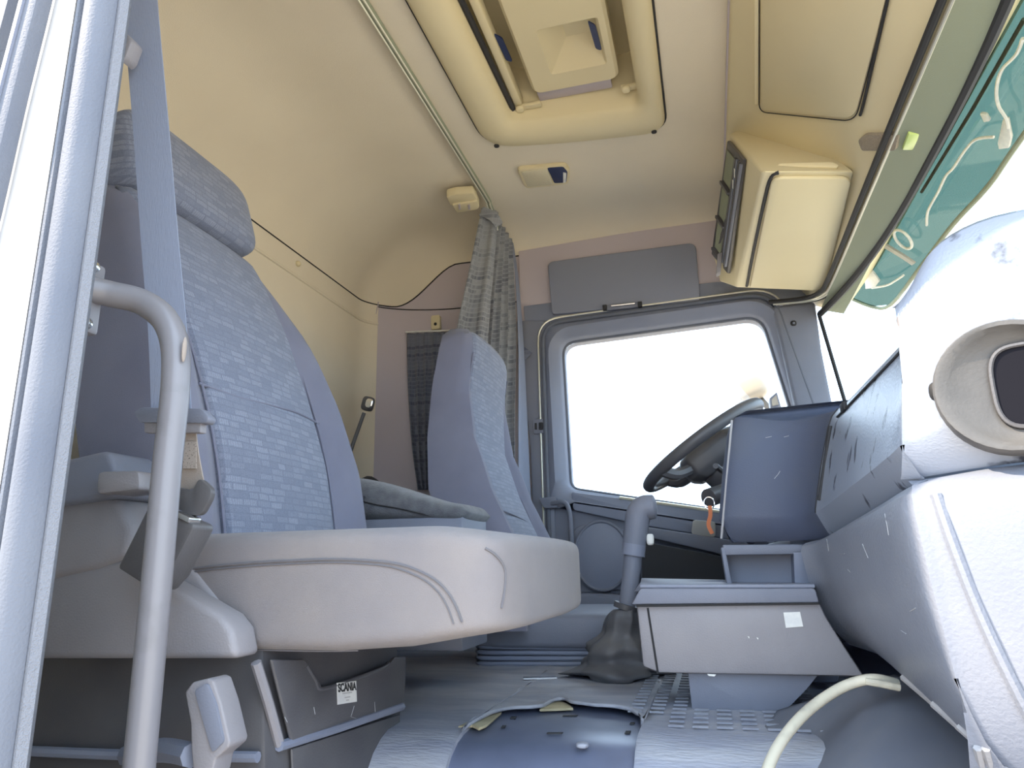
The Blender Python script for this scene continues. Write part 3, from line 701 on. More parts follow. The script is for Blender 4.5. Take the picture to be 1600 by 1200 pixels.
# ================================================================ curtains
RLZ = 1.497
rail = thing('curtain_rail', 'slim metal curtain rail running across the ceiling', 'rail', (-.63, 1.4, RLZ))
rp = [Vector((-.632, .45, RLZ + .018)), Vector((-.632, 1.9, RLZ + .018)), Vector((-.632, 2.1, RLZ + .004)), Vector((-.636, 2.2, RLZ - .045)), Vector((-.64, 2.29, RLZ - .13))]
mk('channel', tube(rp, .009, 8, k=5), M['olive'], rail)
for dx_ in (-.007, .004):
    mk('lip', tube([p + Vector((dx_, -.004, -.008)) for p in rp], .0028, 6, k=5), M['alu'], rail)
def curtain_sheet(L, R, folds, amp, y0, y1, nu=90, nv=30, ph=0):
    """L and R are edge curves (top to bottom); folds run down the cloth"""
    Lc, Rc = catmull(L, 10), catmull(R, 10)
    def f(u, v):
        i = v * (len(Lc) - 1); a = min(int(i), len(Lc) - 2); k = i - a
        l = Lc[a].lerp(Lc[a+1], k); j = v * (len(Rc) - 1); b = min(int(j), len(Rc) - 2); k2 = j - b; r = Rc[b].lerp(Rc[b+1], k2)
        p = l.lerp(r, u); d = (r - l).normalized(); n = d.cross(Vector((0, 0, 1)))
        if n.length < .01: n = Vector((0, 1, 0))
        n.normalize()
        am = amp * (.35 + .65*v)
        wv = math.sin(2*math.pi*folds*u + ph + .6*math.sin(v*2.2)); wv = math.copysign(abs(wv)**.7, wv)
        return p + n*am*wv + d*am*.5*math.cos(2*math.pi*folds*u*1.0 + ph + .6*math.sin(v*2.2)) * (0 if u < .02 or u > .98 else 1)
    return grid(f, nu, nv)
CT = thing('bunk_curtain', 'tall patterned grey curtain gathered beside the driver seat', 'curtain', (-.64, 2.2, .4))
mk('front_fold', curtain_sheet([P(752, 326, Y=2.10), P(735, 410, Y=2.10), P(712, 520, Y=2.10), P(695, 640, Y=2.10), P(690, 800, Y=2.10)],
                               [P(779, 331, Y=2.13), P(772, 420, Y=2.14), P(764, 520, Y=2.15), P(760, 640, Y=2.16), P(758, 800, Y=2.16)], 1.5, .016, 0, 0, 40, 30, .5), M['curt'], CT, solid=.002)
mk('pleats', curtain_sheet([P(776, 336, Y=2.16), P(762, 420, Y=2.16), P(750, 520, Y=2.17), P(742, 640, Y=2.17), P(735, 800, Y=2.17)],
                           [P(799, 376, Y=2.27), P(803, 430, Y=2.28), P(808, 530, Y=2.29), P(806, 640, Y=2.29), P(806, 800, Y=2.29)], 4.5, .016, 0, 0, 100, 30, .2), M['curt'], CT, solid=.002)
mk('rear_edge', curtain_sheet([P(798, 378, Y=2.29), P(804, 440, Y=2.29), P(808, 540, Y=2.29), P(808, 660, Y=2.29), P(808, 820, Y=2.29)],
                              [P(803, 380, Y=2.33), P(812, 440, Y=2.33), P(820, 540, Y=2.33), P(826, 660, Y=2.33), P(832, 800, Y=2.33)], .5, .008, 0, 0, 16, 30, 1.2), M['belt'], CT, solid=.002)
mk('hem_tape', strap([P(752, 330, Y=2.095), P(770, 338, Y=2.10), P(780, 352, Y=2.12)], [Vector((.4, 0, 1))]*3, .035), M['curt'], CT)
mk('runner', box(P(776, 348, Y=2.14), (.012, .02, .016)), M['white'], CT, bev=.002)
mk('tie_corner', prism([P(a, b, Y=2.335) for a, b in ((814, 538), (831, 551), (818, 566))], (0, .004, 0)), M['curtd'], CT)
# driver's belt running down behind the seat
tag(mk('driver_belt', strap([P(772, 655, Y=2.25), P(785, 715, Y=2.22), P(805, 770, Y=2.18), P(835, 830, Y=2.12)], [Vector((.8, .3, .3))]*4, .03), M['black']), 'narrow dark belt sloping down behind the driver backrest', 'seat belt')
# small window curtain on the side wall
WC = thing('window_curtain', 'short dark patterned curtain over the rear side window', 'curtain', P(670, 760, Y=2.37))
mk('cloth', curtain_sheet([P(636, 521, Y=2.33), P(638, 600, Y=2.33), P(644, 690, Y=2.33), P(654, 765, Y=2.33)],
                          [P(716, 518, Y=2.33), P(714, 600, Y=2.33), P(706, 690, Y=2.33), P(690, 765, Y=2.33)], 6, .010, 0, 0, 90, 24), M['curtd'], WC, solid=.002)
mk('rod', tube([P(634, 519, Y=2.32), P(712, 516, Y=2.32)], .0035, 8), M['white'], WC)
cl = P(680, 504, Y=2.345)
mk('rod_bracket', prism(rpoly([cl + Vector((x, 0, z)) for x, z in ((-.019, .030), (.017, .030), (.019, -.026), (-.017, -.026))], .008), (0, .02, 0)), M['beigep'], WC, bev=.004)
mk('bracket_screw', sbox(cl + Vector((.001, -.001, -.006)), (.006, .004, .006), .9, 10, 8), M['blackm'], WC)

# ================================================================ ceiling fittings
ZF = 1.522
RH = thing('roof_hatch', 'beige framed roof hatch with recessed vent plate in the ceiling', 'hatch', (-.29, 1.45, 1.53))
nZ = Vector((0, 0, 1))
def zp(px, py, z=ZF): return P(px, py, Z=z)
fl, fr = zp(762, 232), zp(1040, 207)
out = rpoly([Vector((-.545, 1.02, ZF)), Vector((-.03, 1.02, ZF)), Vector((-.028, 1.86, ZF)), Vector((-.29, 1.835, ZF)), Vector((-.545, 1.785, ZF))], [.06, .06, .07, .3, .09], 8)
inn = rpoly([Vector((-.455, 1.10, ZF)), Vector((-.095, 1.10, ZF)), Vector((-.092, 1.735, ZF)), Vector((-.27, 1.722, ZF)), Vector((-.445, 1.705, ZF))], [.03, .03, .04, .2, .04], 8)
dn = lambda r, z: [Vector((p.x, p.y, z)) for p in r]
mk('frame', loft([dn(out, 1.55), dn(out, ZF - .004), dn(offset_ring(out, .010, nZ), ZF - .014), dn(offset_ring(inn, -.03, nZ), ZF - .016), dn(offset_ring(inn, -.010, nZ), ZF - .002), dn(inn, ZF + .012), dn(inn, 1.70)], True, False), M['beigep'], RH, ang=50)
mk('shadow_gap', tube(dn(offset_ring(out, -.003, nZ), ZF + .002), .0026, 6, closed=True), M['blackm'], RH)
mk('recess_top', bx(-.48, -.07, 1.08, 1.76, 1.70, 1.71), M['beigep'], RH)
mk('dark_gap', tube([Vector((-.448, 1.12, 1.56)), Vector((-.438, 1.69, 1.56))], .008, 8), M['blackm'], RH)
mk('gap_strip', bx(-.432, -.410, 1.10, 1.70, 1.565, 1.60), M['beigep'], RH, bev=.004)
# vent plate with a square finger dish
ZP = 1.575
plx0, plx1, ply0, ply1 = -.372, -.135, 1.08, 1.672
dish = rpoly([zp(828, 30, ZP), zp(935, 20, ZP), zp(958, 113, ZP), zp(858, 123, ZP)], .018, 5)
dd = sum(dish, Vector()) / len(dish)
dish = rpoly([Vector((dd.x - .075, dd.y - .085, ZP)), Vector((dd.x + .075, dd.y - .085, ZP)), Vector((dd.x + .075, dd.y + .085, ZP)), Vector((dd.x - .075, dd.y + .085, ZP))], .010, 7)
plo = rpoly([Vector((plx0, ply0, ZP)), Vector((plx1, ply0, ZP)), Vector((plx1, ply1, ZP)), Vector((plx0, ply1, ZP))], .03, 7)
deep = [dd + Vector((.034, -.040, 0)) + (p - dd)*.32 for p in dish]
deep = [Vector((p.x, p.y, ZP + .085)) for p in deep]
o_ = offset_ring(plo, .008, nZ)
plate_o = mk('vent_plate', loft([dn(plo, ZP + .055), dn(plo, ZP + .008), dn(o_, ZP), dish, [Vector((p.x, p.y, ZP + .006)) for p in offset_ring(dish, .006, nZ)], deep], True, True), M['beigep'], RH, ang=18)
for px, py in ((786, 76), (929, 57)):
    c = zp(px, py, ZP - .001); sl_ = rpoly([c + Vector((-.008, -.055, 0)), c + Vector((.008, -.035, 0)), c + Vector((.010, .055, 0)), c + Vector((-.004, .045, 0))], .008, 5)
    mk('slot', prism(sl_, (0, 0, .004)), M['navy'], plate_o)
for x_ in (-.415, -.118):
    mk('hinge', box((x_ + .02, 1.697, 1.565), (.075, .020, .012)), M['beigep'], RH, bev=.004)
    mk('hinge_pin', sbox((x_ - .004, 1.694, 1.558), (.012, .012, .008), .7, 14, 8), M['beigep'], RH)
mk('hinge_bar', bx(-.365, -.16, 1.675, 1.715, 1.585, 1.60), M['beiged'], RH, bev=.003)
for px, py in ((776, 230), (1022, 208)):
    mk('screw', sbox(zp(px, py - 2, ZF - .015), (.008, .008, .004), .8, 12, 6), M['blackm'], RH)

CL = thing('ceiling_lamp', 'small oblong ceiling lamp with a dark blue switch', 'lamp', zp(850, 278, 1.53))
def zr(pts, z, r): return rpoly([P(a, b, Z=z) for a, b in pts], r, 5)
zz = 1.516
mk('housing', prism(zr(((808, 266), (884, 259), (891, 270), (888, 288), (822, 295)), zz, .016), (0, 0, .02)), M['beigep'], CL, bev=.003)
mk('lens', prism(zr(((814, 269), (856, 265), (864, 289), (824, 293)), zz - .003, .008), (0, 0, .01)), M['lens'], CL, bev=.002)
mk('switch', prism(zr(((855, 264), (880, 262), (887, 270), (885, 286), (866, 287)), zz - .004, .008), (0, 0, .01)), M['navy'], CL, bev=.003)
mk('switch_glint', prism(zr(((880, 270), (885, 271), (884, 285), (880, 286)), zz - .006, .002), (0, 0, .004)), M['white'], CL)
HK = thing('coat_hook', 'beige folding coat hook on the ceiling beside the curtain rail', 'hook', P(722, 316, Z=1.50))
mk('cover', prism(zr(((697, 308), (712, 304), (740, 302), (746, 312), (742, 318), (704, 322)), 1.487, .008), (0, 0, .03)), M['beigep'], HK, bev=.006)
mk('lower_lip', prism(zr(((706, 321), (746, 315), (749, 324), (745, 328), (714, 333)), 1.480, .006), (0, 0, .03)), M['beigep'], HK, bev=.004)
for px in (716, 731):
    mk('finger', prism(zr(((px, 321), (px + 3, 320), (px + 4, 327), (px + 1, 328)), 1.477, .001), (0, 0, .006)), M['beiged'], HK)

# ================================================================ header fittings
SD = thing('shelf_door', 'flat beige storage flap in the header above the windscreen', 'storage door', hp(1270, 90))
def hr_(pts, off, r): return rpoly([hp(a, b, off) for a, b in pts], r, 6)
sd_ = [hp(1188, 170, .006), hp(1345, 186, .006), hp(1378, 50, .006)]
door_poly = [hp(1188, -260, .006), hp(1188, 172, .006), hp(1334, 187, .006), hp(1386, -10, .006), hp(1446, -260, .006)]
o1 = mk('flap', prism(rpoly(door_poly, [.01, .035, .04, .3, .01], 7), HN * .012), M['beigep'], SD, bev=.004)
gp = rpoly([hp(1186, -260, .003), hp(1186, 175, .003), hp(1336, 190, .003), hp(1389, -10, .003), hp(1450, -260, .003)], [.01, .035, .04, .3, .01], 7)
mk('shadow_gap', tube(gp, .0012, 6, closed=True), M['blackm'], SD)
mk('wide_gap', tube([hp(1344, 180, .004), hp(1352, 150, .004), hp(1389, -10, .004), hp(1450, -260, .004)], .003, 6, k=4), M['blackm'], SD)
mk('hinge_rail', tube([hp(1183, -260, .004), hp(1182, 160, .004)], .006, 8), M['beigep'], SD)
HL = thing('header_lamp', 'small perforated speaker lamp beside the blind rail', 'lamp', hp(1388, 224))
mk('grille', prism(hr_(((1340, 220), (1350, 211), (1404, 211), (1398, 236), (1346, 236)), .008, .008), HN * .012), mat('perforated_tan', (.40, .33, .24), .8, bump=1.0, bs=420, col2=(.25, .21, .16), vs=500), HL, bev=.002)
mk('lens', prism([P(a, b, Z=1.082) for a, b in ((1420, 210), (1437, 210), (1434, 226), (1426, 235), (1410, 235))], (0, 0, .012)), M['greenl'], HL, bev=.002)
BR = thing('blind_rail', 'black and metal double rail for the windscreen blind', 'rail', (.39, 1.4, 1.1))
def rl(dx_, dz_): return [Vector((.395 + dx_, y, 1.105 + dz_)) for y in (YN + .06, 1.0, 1.6, 2.1)] + [Vector((.385 + dx_, 2.22, 1.108 + dz_)), Vector((.345 + dx_, 2.29, 1.118 + dz_)), Vector((.25 + dx_, 2.325, 1.13 + dz_))]
mk('channel', tube(rl(-.006, 0), .007, 8, k=6), M['blackm'], BR)
mk('outer_lip', tube(rl(.006, -.008), .004, 8, k=6), M['alu'], BR)
mk('inner_lip', tube(rl(.014, -.011), .0028, 8, k=6), M['alu'], BR)
mk('shadow_line', tube(rl(.021, -.012), .0035, 8, k=6), M['blackm'], BR)

# overhead radio unit
OU = thing('overhead_unit', 'beige overhead console with open side pockets and a flap', 'console', (.25, 1.9, 1.2))
A1, B1, C1 = P(1139, 208, X=.139), P(1191, 268, Z=1.14), P(1336, 268, Z=1.14)
A2, B2, C2 = P(1114, 400, Y=2.16), P(1152, 450, Z=1.14), P(1291, 456, Z=1.125)
E2 = P(1125, 441, Y=2.19); D1, D2 = Vector((.26, 1.72, 1.42)), Vector((.26, 2.24, 1.42))
VV = [A1, B1, C1, D1, A2, E2, B2, C2, D2]
mk('shell', (VV, [(0, 1, 2, 3), (4, 8, 7, 6, 5), (1, 6, 7, 2), (0, 3, 8, 4), (2, 7, 8, 3), (0, 4, 5), (0, 5, 6, 1)]), M['beigep'], OU, bev=.008, seg=3)
nb = (B2 - B1).cross(C1 - B1).normalized()
if nb.z > 0: nb = -nb
def on_bot(s_, t_): return (B1.lerp(C1, s_)).lerp(B2.lerp(C2, s_), t_)
mk('flap', prism(rpoly([on_bot(.11, .02), on_bot(.97, .02), on_bot(.97, .96), on_bot(.13, .96)], [.03, .03, .02, .01], 6), nb * .010), M['beigep'], OU, bev=.004)
mk('flap_gap', tube([on_bot(.18, .006), on_bot(.11, .03), on_bot(.09, .15), on_bot(.09, .6), on_bot(.10, .97)], .0045, 6, k=4), M['blackm'], OU)
mk('flap_lip', prism([P(a, b, Y=1.545) for a, b in ((1212, 260), (1218, 254), (1300, 252), (1311, 257), (1308, 262))], (0, .01, 0)), M['beigep'], OU, bev=.003)
# dark rack on the side that faces the seats
def on_l(s_, t_): return (A1.lerp(B1, s_)).lerp(A2.lerp(B2, s_), t_)
nl = (A2 - A1).cross(B1 - A1).normalized()
if nl.x > 0: nl = -nl
rk = mk('rack', prism([on_l(.10, .03), on_l(.62, .03), on_l(.70, .95), on_l(.04, .97)], nl * .010), M['black'], OU, bev=.003)
for t0, t1 in ((.08, .30), (.36, .58), (.64, .86)):
    mk('pocket', prism([on_l(.16, t0) + nl*.0105, on_l(.40, t0) + nl*.0105, on_l(.40, t1) + nl*.0105, on_l(.16, t1) + nl*.0105], nl * .002), M['olive'], rk)
    mk('divider', prism([on_l(.12, t1 + .02) + nl*.009, on_l(.42, t1 + .02) + nl*.009, on_l(.42, t1 + .04) + nl*.009, on_l(.12, t1 + .04) + nl*.009], nl * .010), M['black'], rk)
for k in range(4):
    s_ = .44 + .055*k
    mk('radio_bar', prism([on_l(s_, .06) + nl*.009, on_l(s_ + .03, .06) + nl*.009, on_l(s_ + .03, .9) + nl*.009, on_l(s_, .9) + nl*.009], nl * .006), M['greyd' if k % 2 else 'black'], rk)
for t in (.12, .2):
    mk('lit_mark', prism([on_l(.50, t) + nl*.0165, on_l(.53, t) + nl*.0165, on_l(.56, t + .05) + nl*.0165, on_l(.53, t + .05) + nl*.0165], nl * .001), M['white'], rk)
mk('grey_catch', prism([P(a, b, Y=2.08) for a, b in ((1121, 396), (1129, 393), (1126, 424), (1119, 428))], (0, .03, 0)), M['cover'], OU, bev=.003)

# side sun visor over the driver's door
SV = thing('sun_visor', 'folded dark grey sun visor above the driver window', 'sun visor', P(975, 480, Y=2.36))
yv = 2.355
mk('panel', prism(rpoly([P(a, b, Y=yv) for a, b in ((855, 409), (1087, 378), (1094, 470), (862, 491))], [.025, .03, .012, .012], 6), (0, .016, 0)), M['visor'], SV, bev=.005, seg=3)
mk('clip', prism([P(a, b, Y=yv - .008) for a, b in ((944, 478), (956, 474), (992, 471), (1002, 473), (1000, 479), (948, 485))], (0, .012, 0)), M['grey'], SV, bev=.003)
mk('pivot_rod', tube([P(955, 478, Y=yv - .012), P(992, 474, Y=yv - .012)], .0035, 8), M['chrome'], SV)
for px, py in ((945, 481), (1000, 476)):
    mk('clip_post', box(P(px, py, Y=yv - .010), (.014, .014, .02)), M['blackm'], SV, bev=.002)
# door pull tube on the far pillar
DH = thing('door_pull', 'slim dark grab tube beside the driver door speaker', 'handle', P(895, 920, Y=2.33))
mk('tube', tube([P(862, 787, Y=2.335), P(880, 785, Y=2.315), P(889, 797, Y=2.31), P(893, 840, Y=2.31), P(897, 925, Y=2.31)], .008, 10, k=6), M['grey'], DH)
mk('mount', prism(rpoly([P(a, b, Y=2.33) for a, b in ((842, 778), (868, 776), (870, 793), (850, 794))], .006), (0, .03, 0)), M['grey'], DH, bev=.004)

# ================================================================ dashboard
DB_ = thing('dashboard', 'wide grey moulded dashboard wrapping round to the passenger door', 'dashboard', (.35, 1.2, .1))
KC = Vector((.187, .80, .5))                    # corner where the fascia turns to the passenger end
ED = Vector((.94, -.34, 0)).normalized(); EN = Vector((ED.y, -ED.x, 0))   # EN looks out of the end panel
if EN.y > 0: EN = -EN
EPL = (EN, KC)
def ep(px, py, off=0): return P(px, py, pl=(EN, KC + EN*off))
def s_end(p): return (p - KC).dot(ED)
tops = sorted([(s_end(q), q.z) for q in (ep(1404, 462), ep(1420, 415), ep(1445, 378), ep(1480, 348), ep(1530, 324), ep(1600, 304), ep(1700, 290))])
def end_top(s_):
    if s_ <= tops[0][0]: return tops[0][1]
    for (a, b), (c, d) in zip(tops, tops[1:]):
        if a <= s_ <= c: return b + (d - b)*(s_ - a)/(c - a)
    return tops[-1][1]
path = [(.13, 1.45, .352, .585), (.06, 1.43, .352, .587), (.018, 1.385, .350, .589), (.022, 1.362, .350, .588), (.055, 1.352, .350, .583), (.10, 1.345, .350, .572), (.138, 1.325, .350, .568), (.160, 1.285, .353, .570), (.170, 1.22, .360, .573), (.178, 1.05, .374, .577), (.184, .90, .386, .579), (.187, .835, .392, .582)]
for s_ in (.006, .018, .035, .055, .08, .12, .18, .26, .36):
    q = KC + ED*s_; path.append((q.x, q.y, .396 + .01*min(1, s_/.1), end_top(s_)))
PX = catmull([Vector((a, b, 0)) for a, b, c, d in path], 3); PZ = catmull([Vector((c, d, 0)) for a, b, c, d in path], 3)
def inward(i):
    t = (PX[min(i+1, len(PX)-1)] - PX[max(i-1, 0)]).normalized()
    return Vector((-t.y, t.x, 0)) * (1 if True else -1)
sgn = 1 if inward(len(PX) - 6).dot(-EN) > 0 else -1
def ups(i, z, off, lean=True):
    t = (z - PZ[i].x) / (PZ[i].y - PZ[i].x); p = PX[i] + inward(i) * sgn * off
    ln = .042 + .014*sstep(12, 24, i) - .048*sstep(33, 40, i)
    return Vector((p.x + ln*t - .006, p.y, z))
rings = []
for f, off in ((0, .030), (.02, .024), (.17, .0), (.20, -.001), (.5, -.002), (.8, .0), (.9, .004), (.96, .012), (1.0, .032)):
    rings.append([ups(i, PZ[i].x + (PZ[i].y - PZ[i].x)*f, off) for i in range(len(PX))])
rings.append([Vector((max(p.x + .06, .34), p.y + (0 if i < 36 else .10), p.z + .01)) for i, p in enumerate(rings[-1])])
rings.append([Vector((.56, max(.56, p.y), p.z - .02)) for p in rings[-1]])
dashu = mat('scuffed_dash_plastic', (.29, .325, .395), .25, bump=.33, bs=260, col2=(.06, .065, .085), vs=15, contrast=(.61, .67), stretch=(1, 2.0, 1.1), spec=.5, detail=5)
JW = 22                                          # joint between the driver's wing and the soft fascia
up = mk('fascia', loft([r[JW:] for r in rings], False, False), dashu, DB_, ang=32)
mk('driver_wing', loft([r[:JW + 1] for r in rings], False, False), M['wing'], DB_, ang=32)
mk('wing_joint', tube([r[JW] + Vector((-.0005, 0, 0)) for r in rings[2:8]], .0012, 6), M['blackm'], up)
# fine joint of the top pad along the fascia
mk('pad_joint', tube([ups(i, PZ[i].y - .034, -.0005) for i in range(24, 37)], .0018, 6), M['blackm'], up)
mk('side_slot', tube([ups(23, z, -.002) for z in (.53, .47, .41)], .0035, 6), M['blackm'], up)
mk('small_clip', box(ups(25, .545, -.002), (.006, .03, .014)), M['blackm'], up, bev=.002)
mk('hook_clip', box(ups(36, .555, -.004), (.012, .010, .022)), M['cover'], up, bev=.003)
mk('wing_rim', tube([ups(9, PZ[9].x + (PZ[9].y - PZ[9].x)*f, -.001) for f in (.03, .2, .5, .8, .93)], .0022, 6), M['greyl'], up)
# lower panel with glove compartment
lows = [(0, .026), (.02, .006), (.05, -.004), (.10, -.008), (.35, -.006), (.6, .004), (.78, .022), (.9, .045), (1, .10)]
i0 = 18
def zbot(i):
    y = PX[i].y; k = sstep(1.3, .75, y) if False else min(1, max(0, (1.3 - y)/.5)); return .165 - .08*k
def lowp(i, f, off=0):
    o = None
    for (a, b), (c, d) in zip(lows, lows[1:]):
        if a <= f <= c: o = b + (d - b)*(f - a)/(c - a)
    z = PZ[i].x - .002 + (zbot(i) - PZ[i].x)*f; p = PX[i] + inward(i)*sgn*(o + off); return Vector((p.x + .02*f, p.y, z))
fs = [0, .02, .05, .10, .2, .35, .5, .6, .7, .78, .84, .9, .95, 1]
idx = list(range(i0, len(PX)))
lo = mk('lower_panel', loft([[lowp(i, f) + (Vector((.10, .02, 0)) if i == i0 else Vector()) for i in idx] for f in fs], False, False), M['dash'], DB_, ang=32)
def at_s(s_):                                     # nearest path index on the end panel
    return min(range(33, len(PX)), key=lambda i: abs((PX[i] - KC).dot(ED) - s_))
rid = []
for f, s_ in ((.06, .030), (.2, .034), (.4, .042), (.6, .054), (.78, .068), (.9, .085)):
    a_ = at_s(s_); q = lowp(a_, f); d_ = s_ - (PX[a_] - KC).dot(ED); rid.append(q + ED*d_)
mk('moulded_ridge', tube(rid, .0055, 8, k=5), M['dash'], lo)
# round air vent on the end panel
VC = ep(1580, 606); q1 = ED; q2 = Vector((0, 0, 1))
def vr(r, o, sx=1.0, sz=1.0, n=40, dx_=0): return [VC + EN*o + q1*(r*sx*math.cos(2*math.pi*i/n) + dx_) + q2*(r*sz*math.sin(2*math.pi*i/n)) for i in range(n)]
def vsq(r, o, sx, sz, e=.6, n=40, dx_=0):
    f = lambda x: math.copysign(abs(x)**e, x)
    return [VC + EN*o + q1*(r*sx*f(math.cos(2*math.pi*i/n)) + dx_) + q2*(r*sz*f(math.sin(2*math.pi*i/n))) for i in range(n)]
vent = mk('air_vent', loft([vr(.065, -.004), vr(.064, .014), vr(.062, .019), vr(.058, .019), vr(.054, .013, dx_=.004), vsq(.046, .006, .9, 1.05, .8, dx_=.012), vsq(.038, .003, .85, 1.1, dx_=.016), vsq(.036, .002, .82, 1.1, dx_=.016)], True, False), M['bezel'], DB_, ang=50)
mk('vent_shade_disc', prism(vsq(.038, .002, .85, 1.1, dx_=.016), EN * .0025), M['vent_shade'], vent)  # solid black disc, the shade inside the vent painted as colour
mk('vent_slot_rim', tube(vsq(.036, .006, .84, 1.1, dx_=.016), .0022, 6, closed=True), M['black'], vent)
mk('peg_hole', sbox(ep(1463, 612, .001), (.007, .006, .010), .8, 12, 8), M['blackm'], DB_)
# louvre under the lower panel
for k in range(7):
    f = .86; a_ = 27 + 2*k
    if a_ < len(PX) - 3:
        p, q = lowp(a_, .80, -.003), lowp(a_ + 2, .93, -.003)
        mk('louvre_slat', tube([p, q], .004, 6), M['greyl'], lo)
# recessed open shelf under the wing
ys = 1.362
shelf = mk('open_shelf', prism([P(a, b, Y=ys) for a, b in ((1128, 851), (1262, 850), (1262, 866), (1133, 868))], (0, .12, 0)), M['grey'], DB_, bev=.004)
mk('shelf_side', prism([P(a, b, Y=ys) for a, b in ((1126, 855), (1133, 855), (1148, 930), (1138, 930))], (0, .12, 0)), M['grey'], DB_, bev=.003)
mk('shelf_back', prism([P(a, b, Y=ys + .05) for a, b in ((1130, 855), (1262, 855), (1275, 935), (1142, 935))], (0, .01, 0)), M['grey'], DB_)
mk('shelf_end', prism([P(a, b, Y=ys) for a, b in ((1240, 862), (1275, 862), (1285, 935), (1243, 935))], (0, .06, 0)), M['greyd'], DB_)
# driver's binnacle and knee panel behind the wing
mk('binnacle', prism([(.16, 1.46, .36), (.14, 1.46, .56), (.26, 1.46, .60), (.56, 1.46, .60), (.56, 1.46, .30), (.22, 1.46, .30)], (0, .86, 0)), M['greyd'], DB_, bev=.015)
mk('knee_panel', bx(.14, .20, 1.47, 2.30, .10, .36), M['greyd'], DB_, bev=.01)
tag(mk('shade_panel', prism([P(a, b, Y=2.27) for a, b in ((1003, 846), (1090, 862), (1180, 880), (1180, 1000), (1003, 1000))], (0, .03, 0)), M['blackm'], bev=.004), 'black panel standing in for footwell shade below the driver door armrest', 'panel')  # matt black sheet, the shade of the driver footwell put into its colour

# ================================================================ steering wheel
e0, e1 = P(1018, 757, Y=1.90), P(1180, 637, Y=1.90)
sd3 = (e1 - e0); Rw = sd3.length/2 + .008; sd3.normalize(); wc = (e0 + e1)/2
sw_n = Vector((-sd3.z, 0, sd3.x)); sy = Vector((0, 1, 0))
SW = thing('steering_wheel', 'dark four-spoke steering wheel in front of the driver window', 'steering wheel', wc)
mk('rim', tube([wc + Rw*(math.cos(a)*sd3 + math.sin(a)*sy) for a in [2*math.pi*i/64 for i in range(64)]], .0155, 12, closed=True), M['black'], SW)
def swp(a, b, h): return wc + sd3*a + sy*b + sw_n*h
hub = [[swp(x*k, y*k, h) for x, y in ((-.085, -.05), (-.06, -.085), (.06, -.085), (.09, -.05), (.09, .05), (.06, .085), (-.06, .085), (-.085, .05))] for h, k in ((.005, .7), (-.005, .92), (-.02, 1), (-.055, .95), (-.075, .7))]
mk('hub', loft(hub), M['black'], SW, bev=.006)
for sa, sb_ in ((1, 1), (1, -1), (-1, 1), (-1, -1)):
    mk('spoke', tube([swp(.05*sa, .05*sb_, -.035), swp(.10*sa, .10*sb_, -.030), swp(Rw*.72*sa, Rw*.69*sb_, -.004)], .014, 8, k=4), M['black'], SW)
mk('column', tube([swp(.0, 0, -.06), swp(.02, 0, -.14), swp(.06, 0, -.30)], lambda t: .055 + .015*t, 16), M['black'], SW)
for a, b in ((1110, 775),):
    mk('stalk', tube([swp(.0, -.03, -.10), swp(-.02, -.17, -.075)], .007, 8), M['black'], SW)
KY = thing('ignition_key', 'key with a small orange tag hanging below the steering wheel', 'key', P(1108, 800, Y=1.72))
kb = P(1107, 778, Y=1.76)
mk('lock_barrel', tube([kb + Vector((.05, .06, .02)), kb], .022, 14), M['black'], KY)
mk('key_ring', tube([P(1108, 786, Y=1.735) + Vector((.012*math.cos(t), 0, .014*math.sin(t))) for t in [2*math.pi*i/20 for i in range(20)]], .0016, 6, closed=True), M['chrome'], KY)
mk('tag', strap([P(1109, 790, Y=1.733), P(1110, 805, Y=1.733), P(1107, 820, Y=1.733), P(1113, 834, Y=1.733)], (1, 0, 0), .009, .003), M['orange'], KY)

# ================================================================ gear lever and centre console
GL = thing('gear_lever', 'tall grey gear lever with crumpled black gaiter', 'gear lever', P(968, 1050, Y=1.70))
yg = 1.56
gs = [P(980, 945, Y=yg), P(986, 900, Y=yg), P(990, 860, Y=yg), P(994, 825, Y=yg), P(998, 800, Y=yg)]
mk('shaft', tube([P(977, 970, Y=yg), gs[0], gs[1], gs[2]], lambda t: .016 + .004*t, 14, k=4), M['grey'], GL)
mk('collar', tube([P(989, 868, Y=yg), P(991, 850, Y=yg)], .025, 16), M['greyd'], GL)
mk('grip', tube([P(991, 852, Y=yg), P(994, 825, Y=yg), P(998, 803, Y=yg), P(1006, 794, Y=yg), P(1018, 792, Y=yg), P(1026, 791, Y=yg)], lambda t: .024 + .003*math.sin(t*3.1) + (0 if t < .9 else -.012*(t-.9)/.1), 16, k=5), M['grey'], GL)
mk('thumb_switch', sbox(P(1016, 843, Y=yg), (.008, .008, .012), .6, 12, 8), M['white'], GL)
mk('reverse_collar', tube([P(977, 952, Y=yg), P(979, 944, Y=yg)], .026, 14), M['black'], GL)
bot = []
gc = [P(977, 952, Y=yg), P(972, 985, Y=yg + .01), P(966, 1015, Y=yg + .02), P(962, 1040, Y=yg + .03), P(960, 1054, Y=yg + .04)]
gr = [.024, .042, .062, .082, .10]
gcs = catmull(gc, 10); 
for i, p in enumerate(gcs):
    t = i / (len(gcs) - 1); k = t*(len(gr) - 1); a_ = min(int(k), len(gr) - 2); rr = (gr[a_] + (gr[a_+1] - gr[a_])*(k - a_)) * (1 + .09*math.sin(t*17))
    bot.append([p + Vector((rr*math.cos(b_)*(1 + (.22*math.sin(4*b_ + 7*t) + .14*math.sin(9*b_ - 6*t))*t**.5 + .2*noise.noise(Vector((math.cos(b_)*2, math.sin(b_)*2, t*6)))), rr*math.sin(b_)*(1 + .1*math.sin(5*b_ - 4*t)), .006*math.sin(3*b_ + t*9)*t)) for b_ in [2*math.pi*j/40 for j in range(40)]])
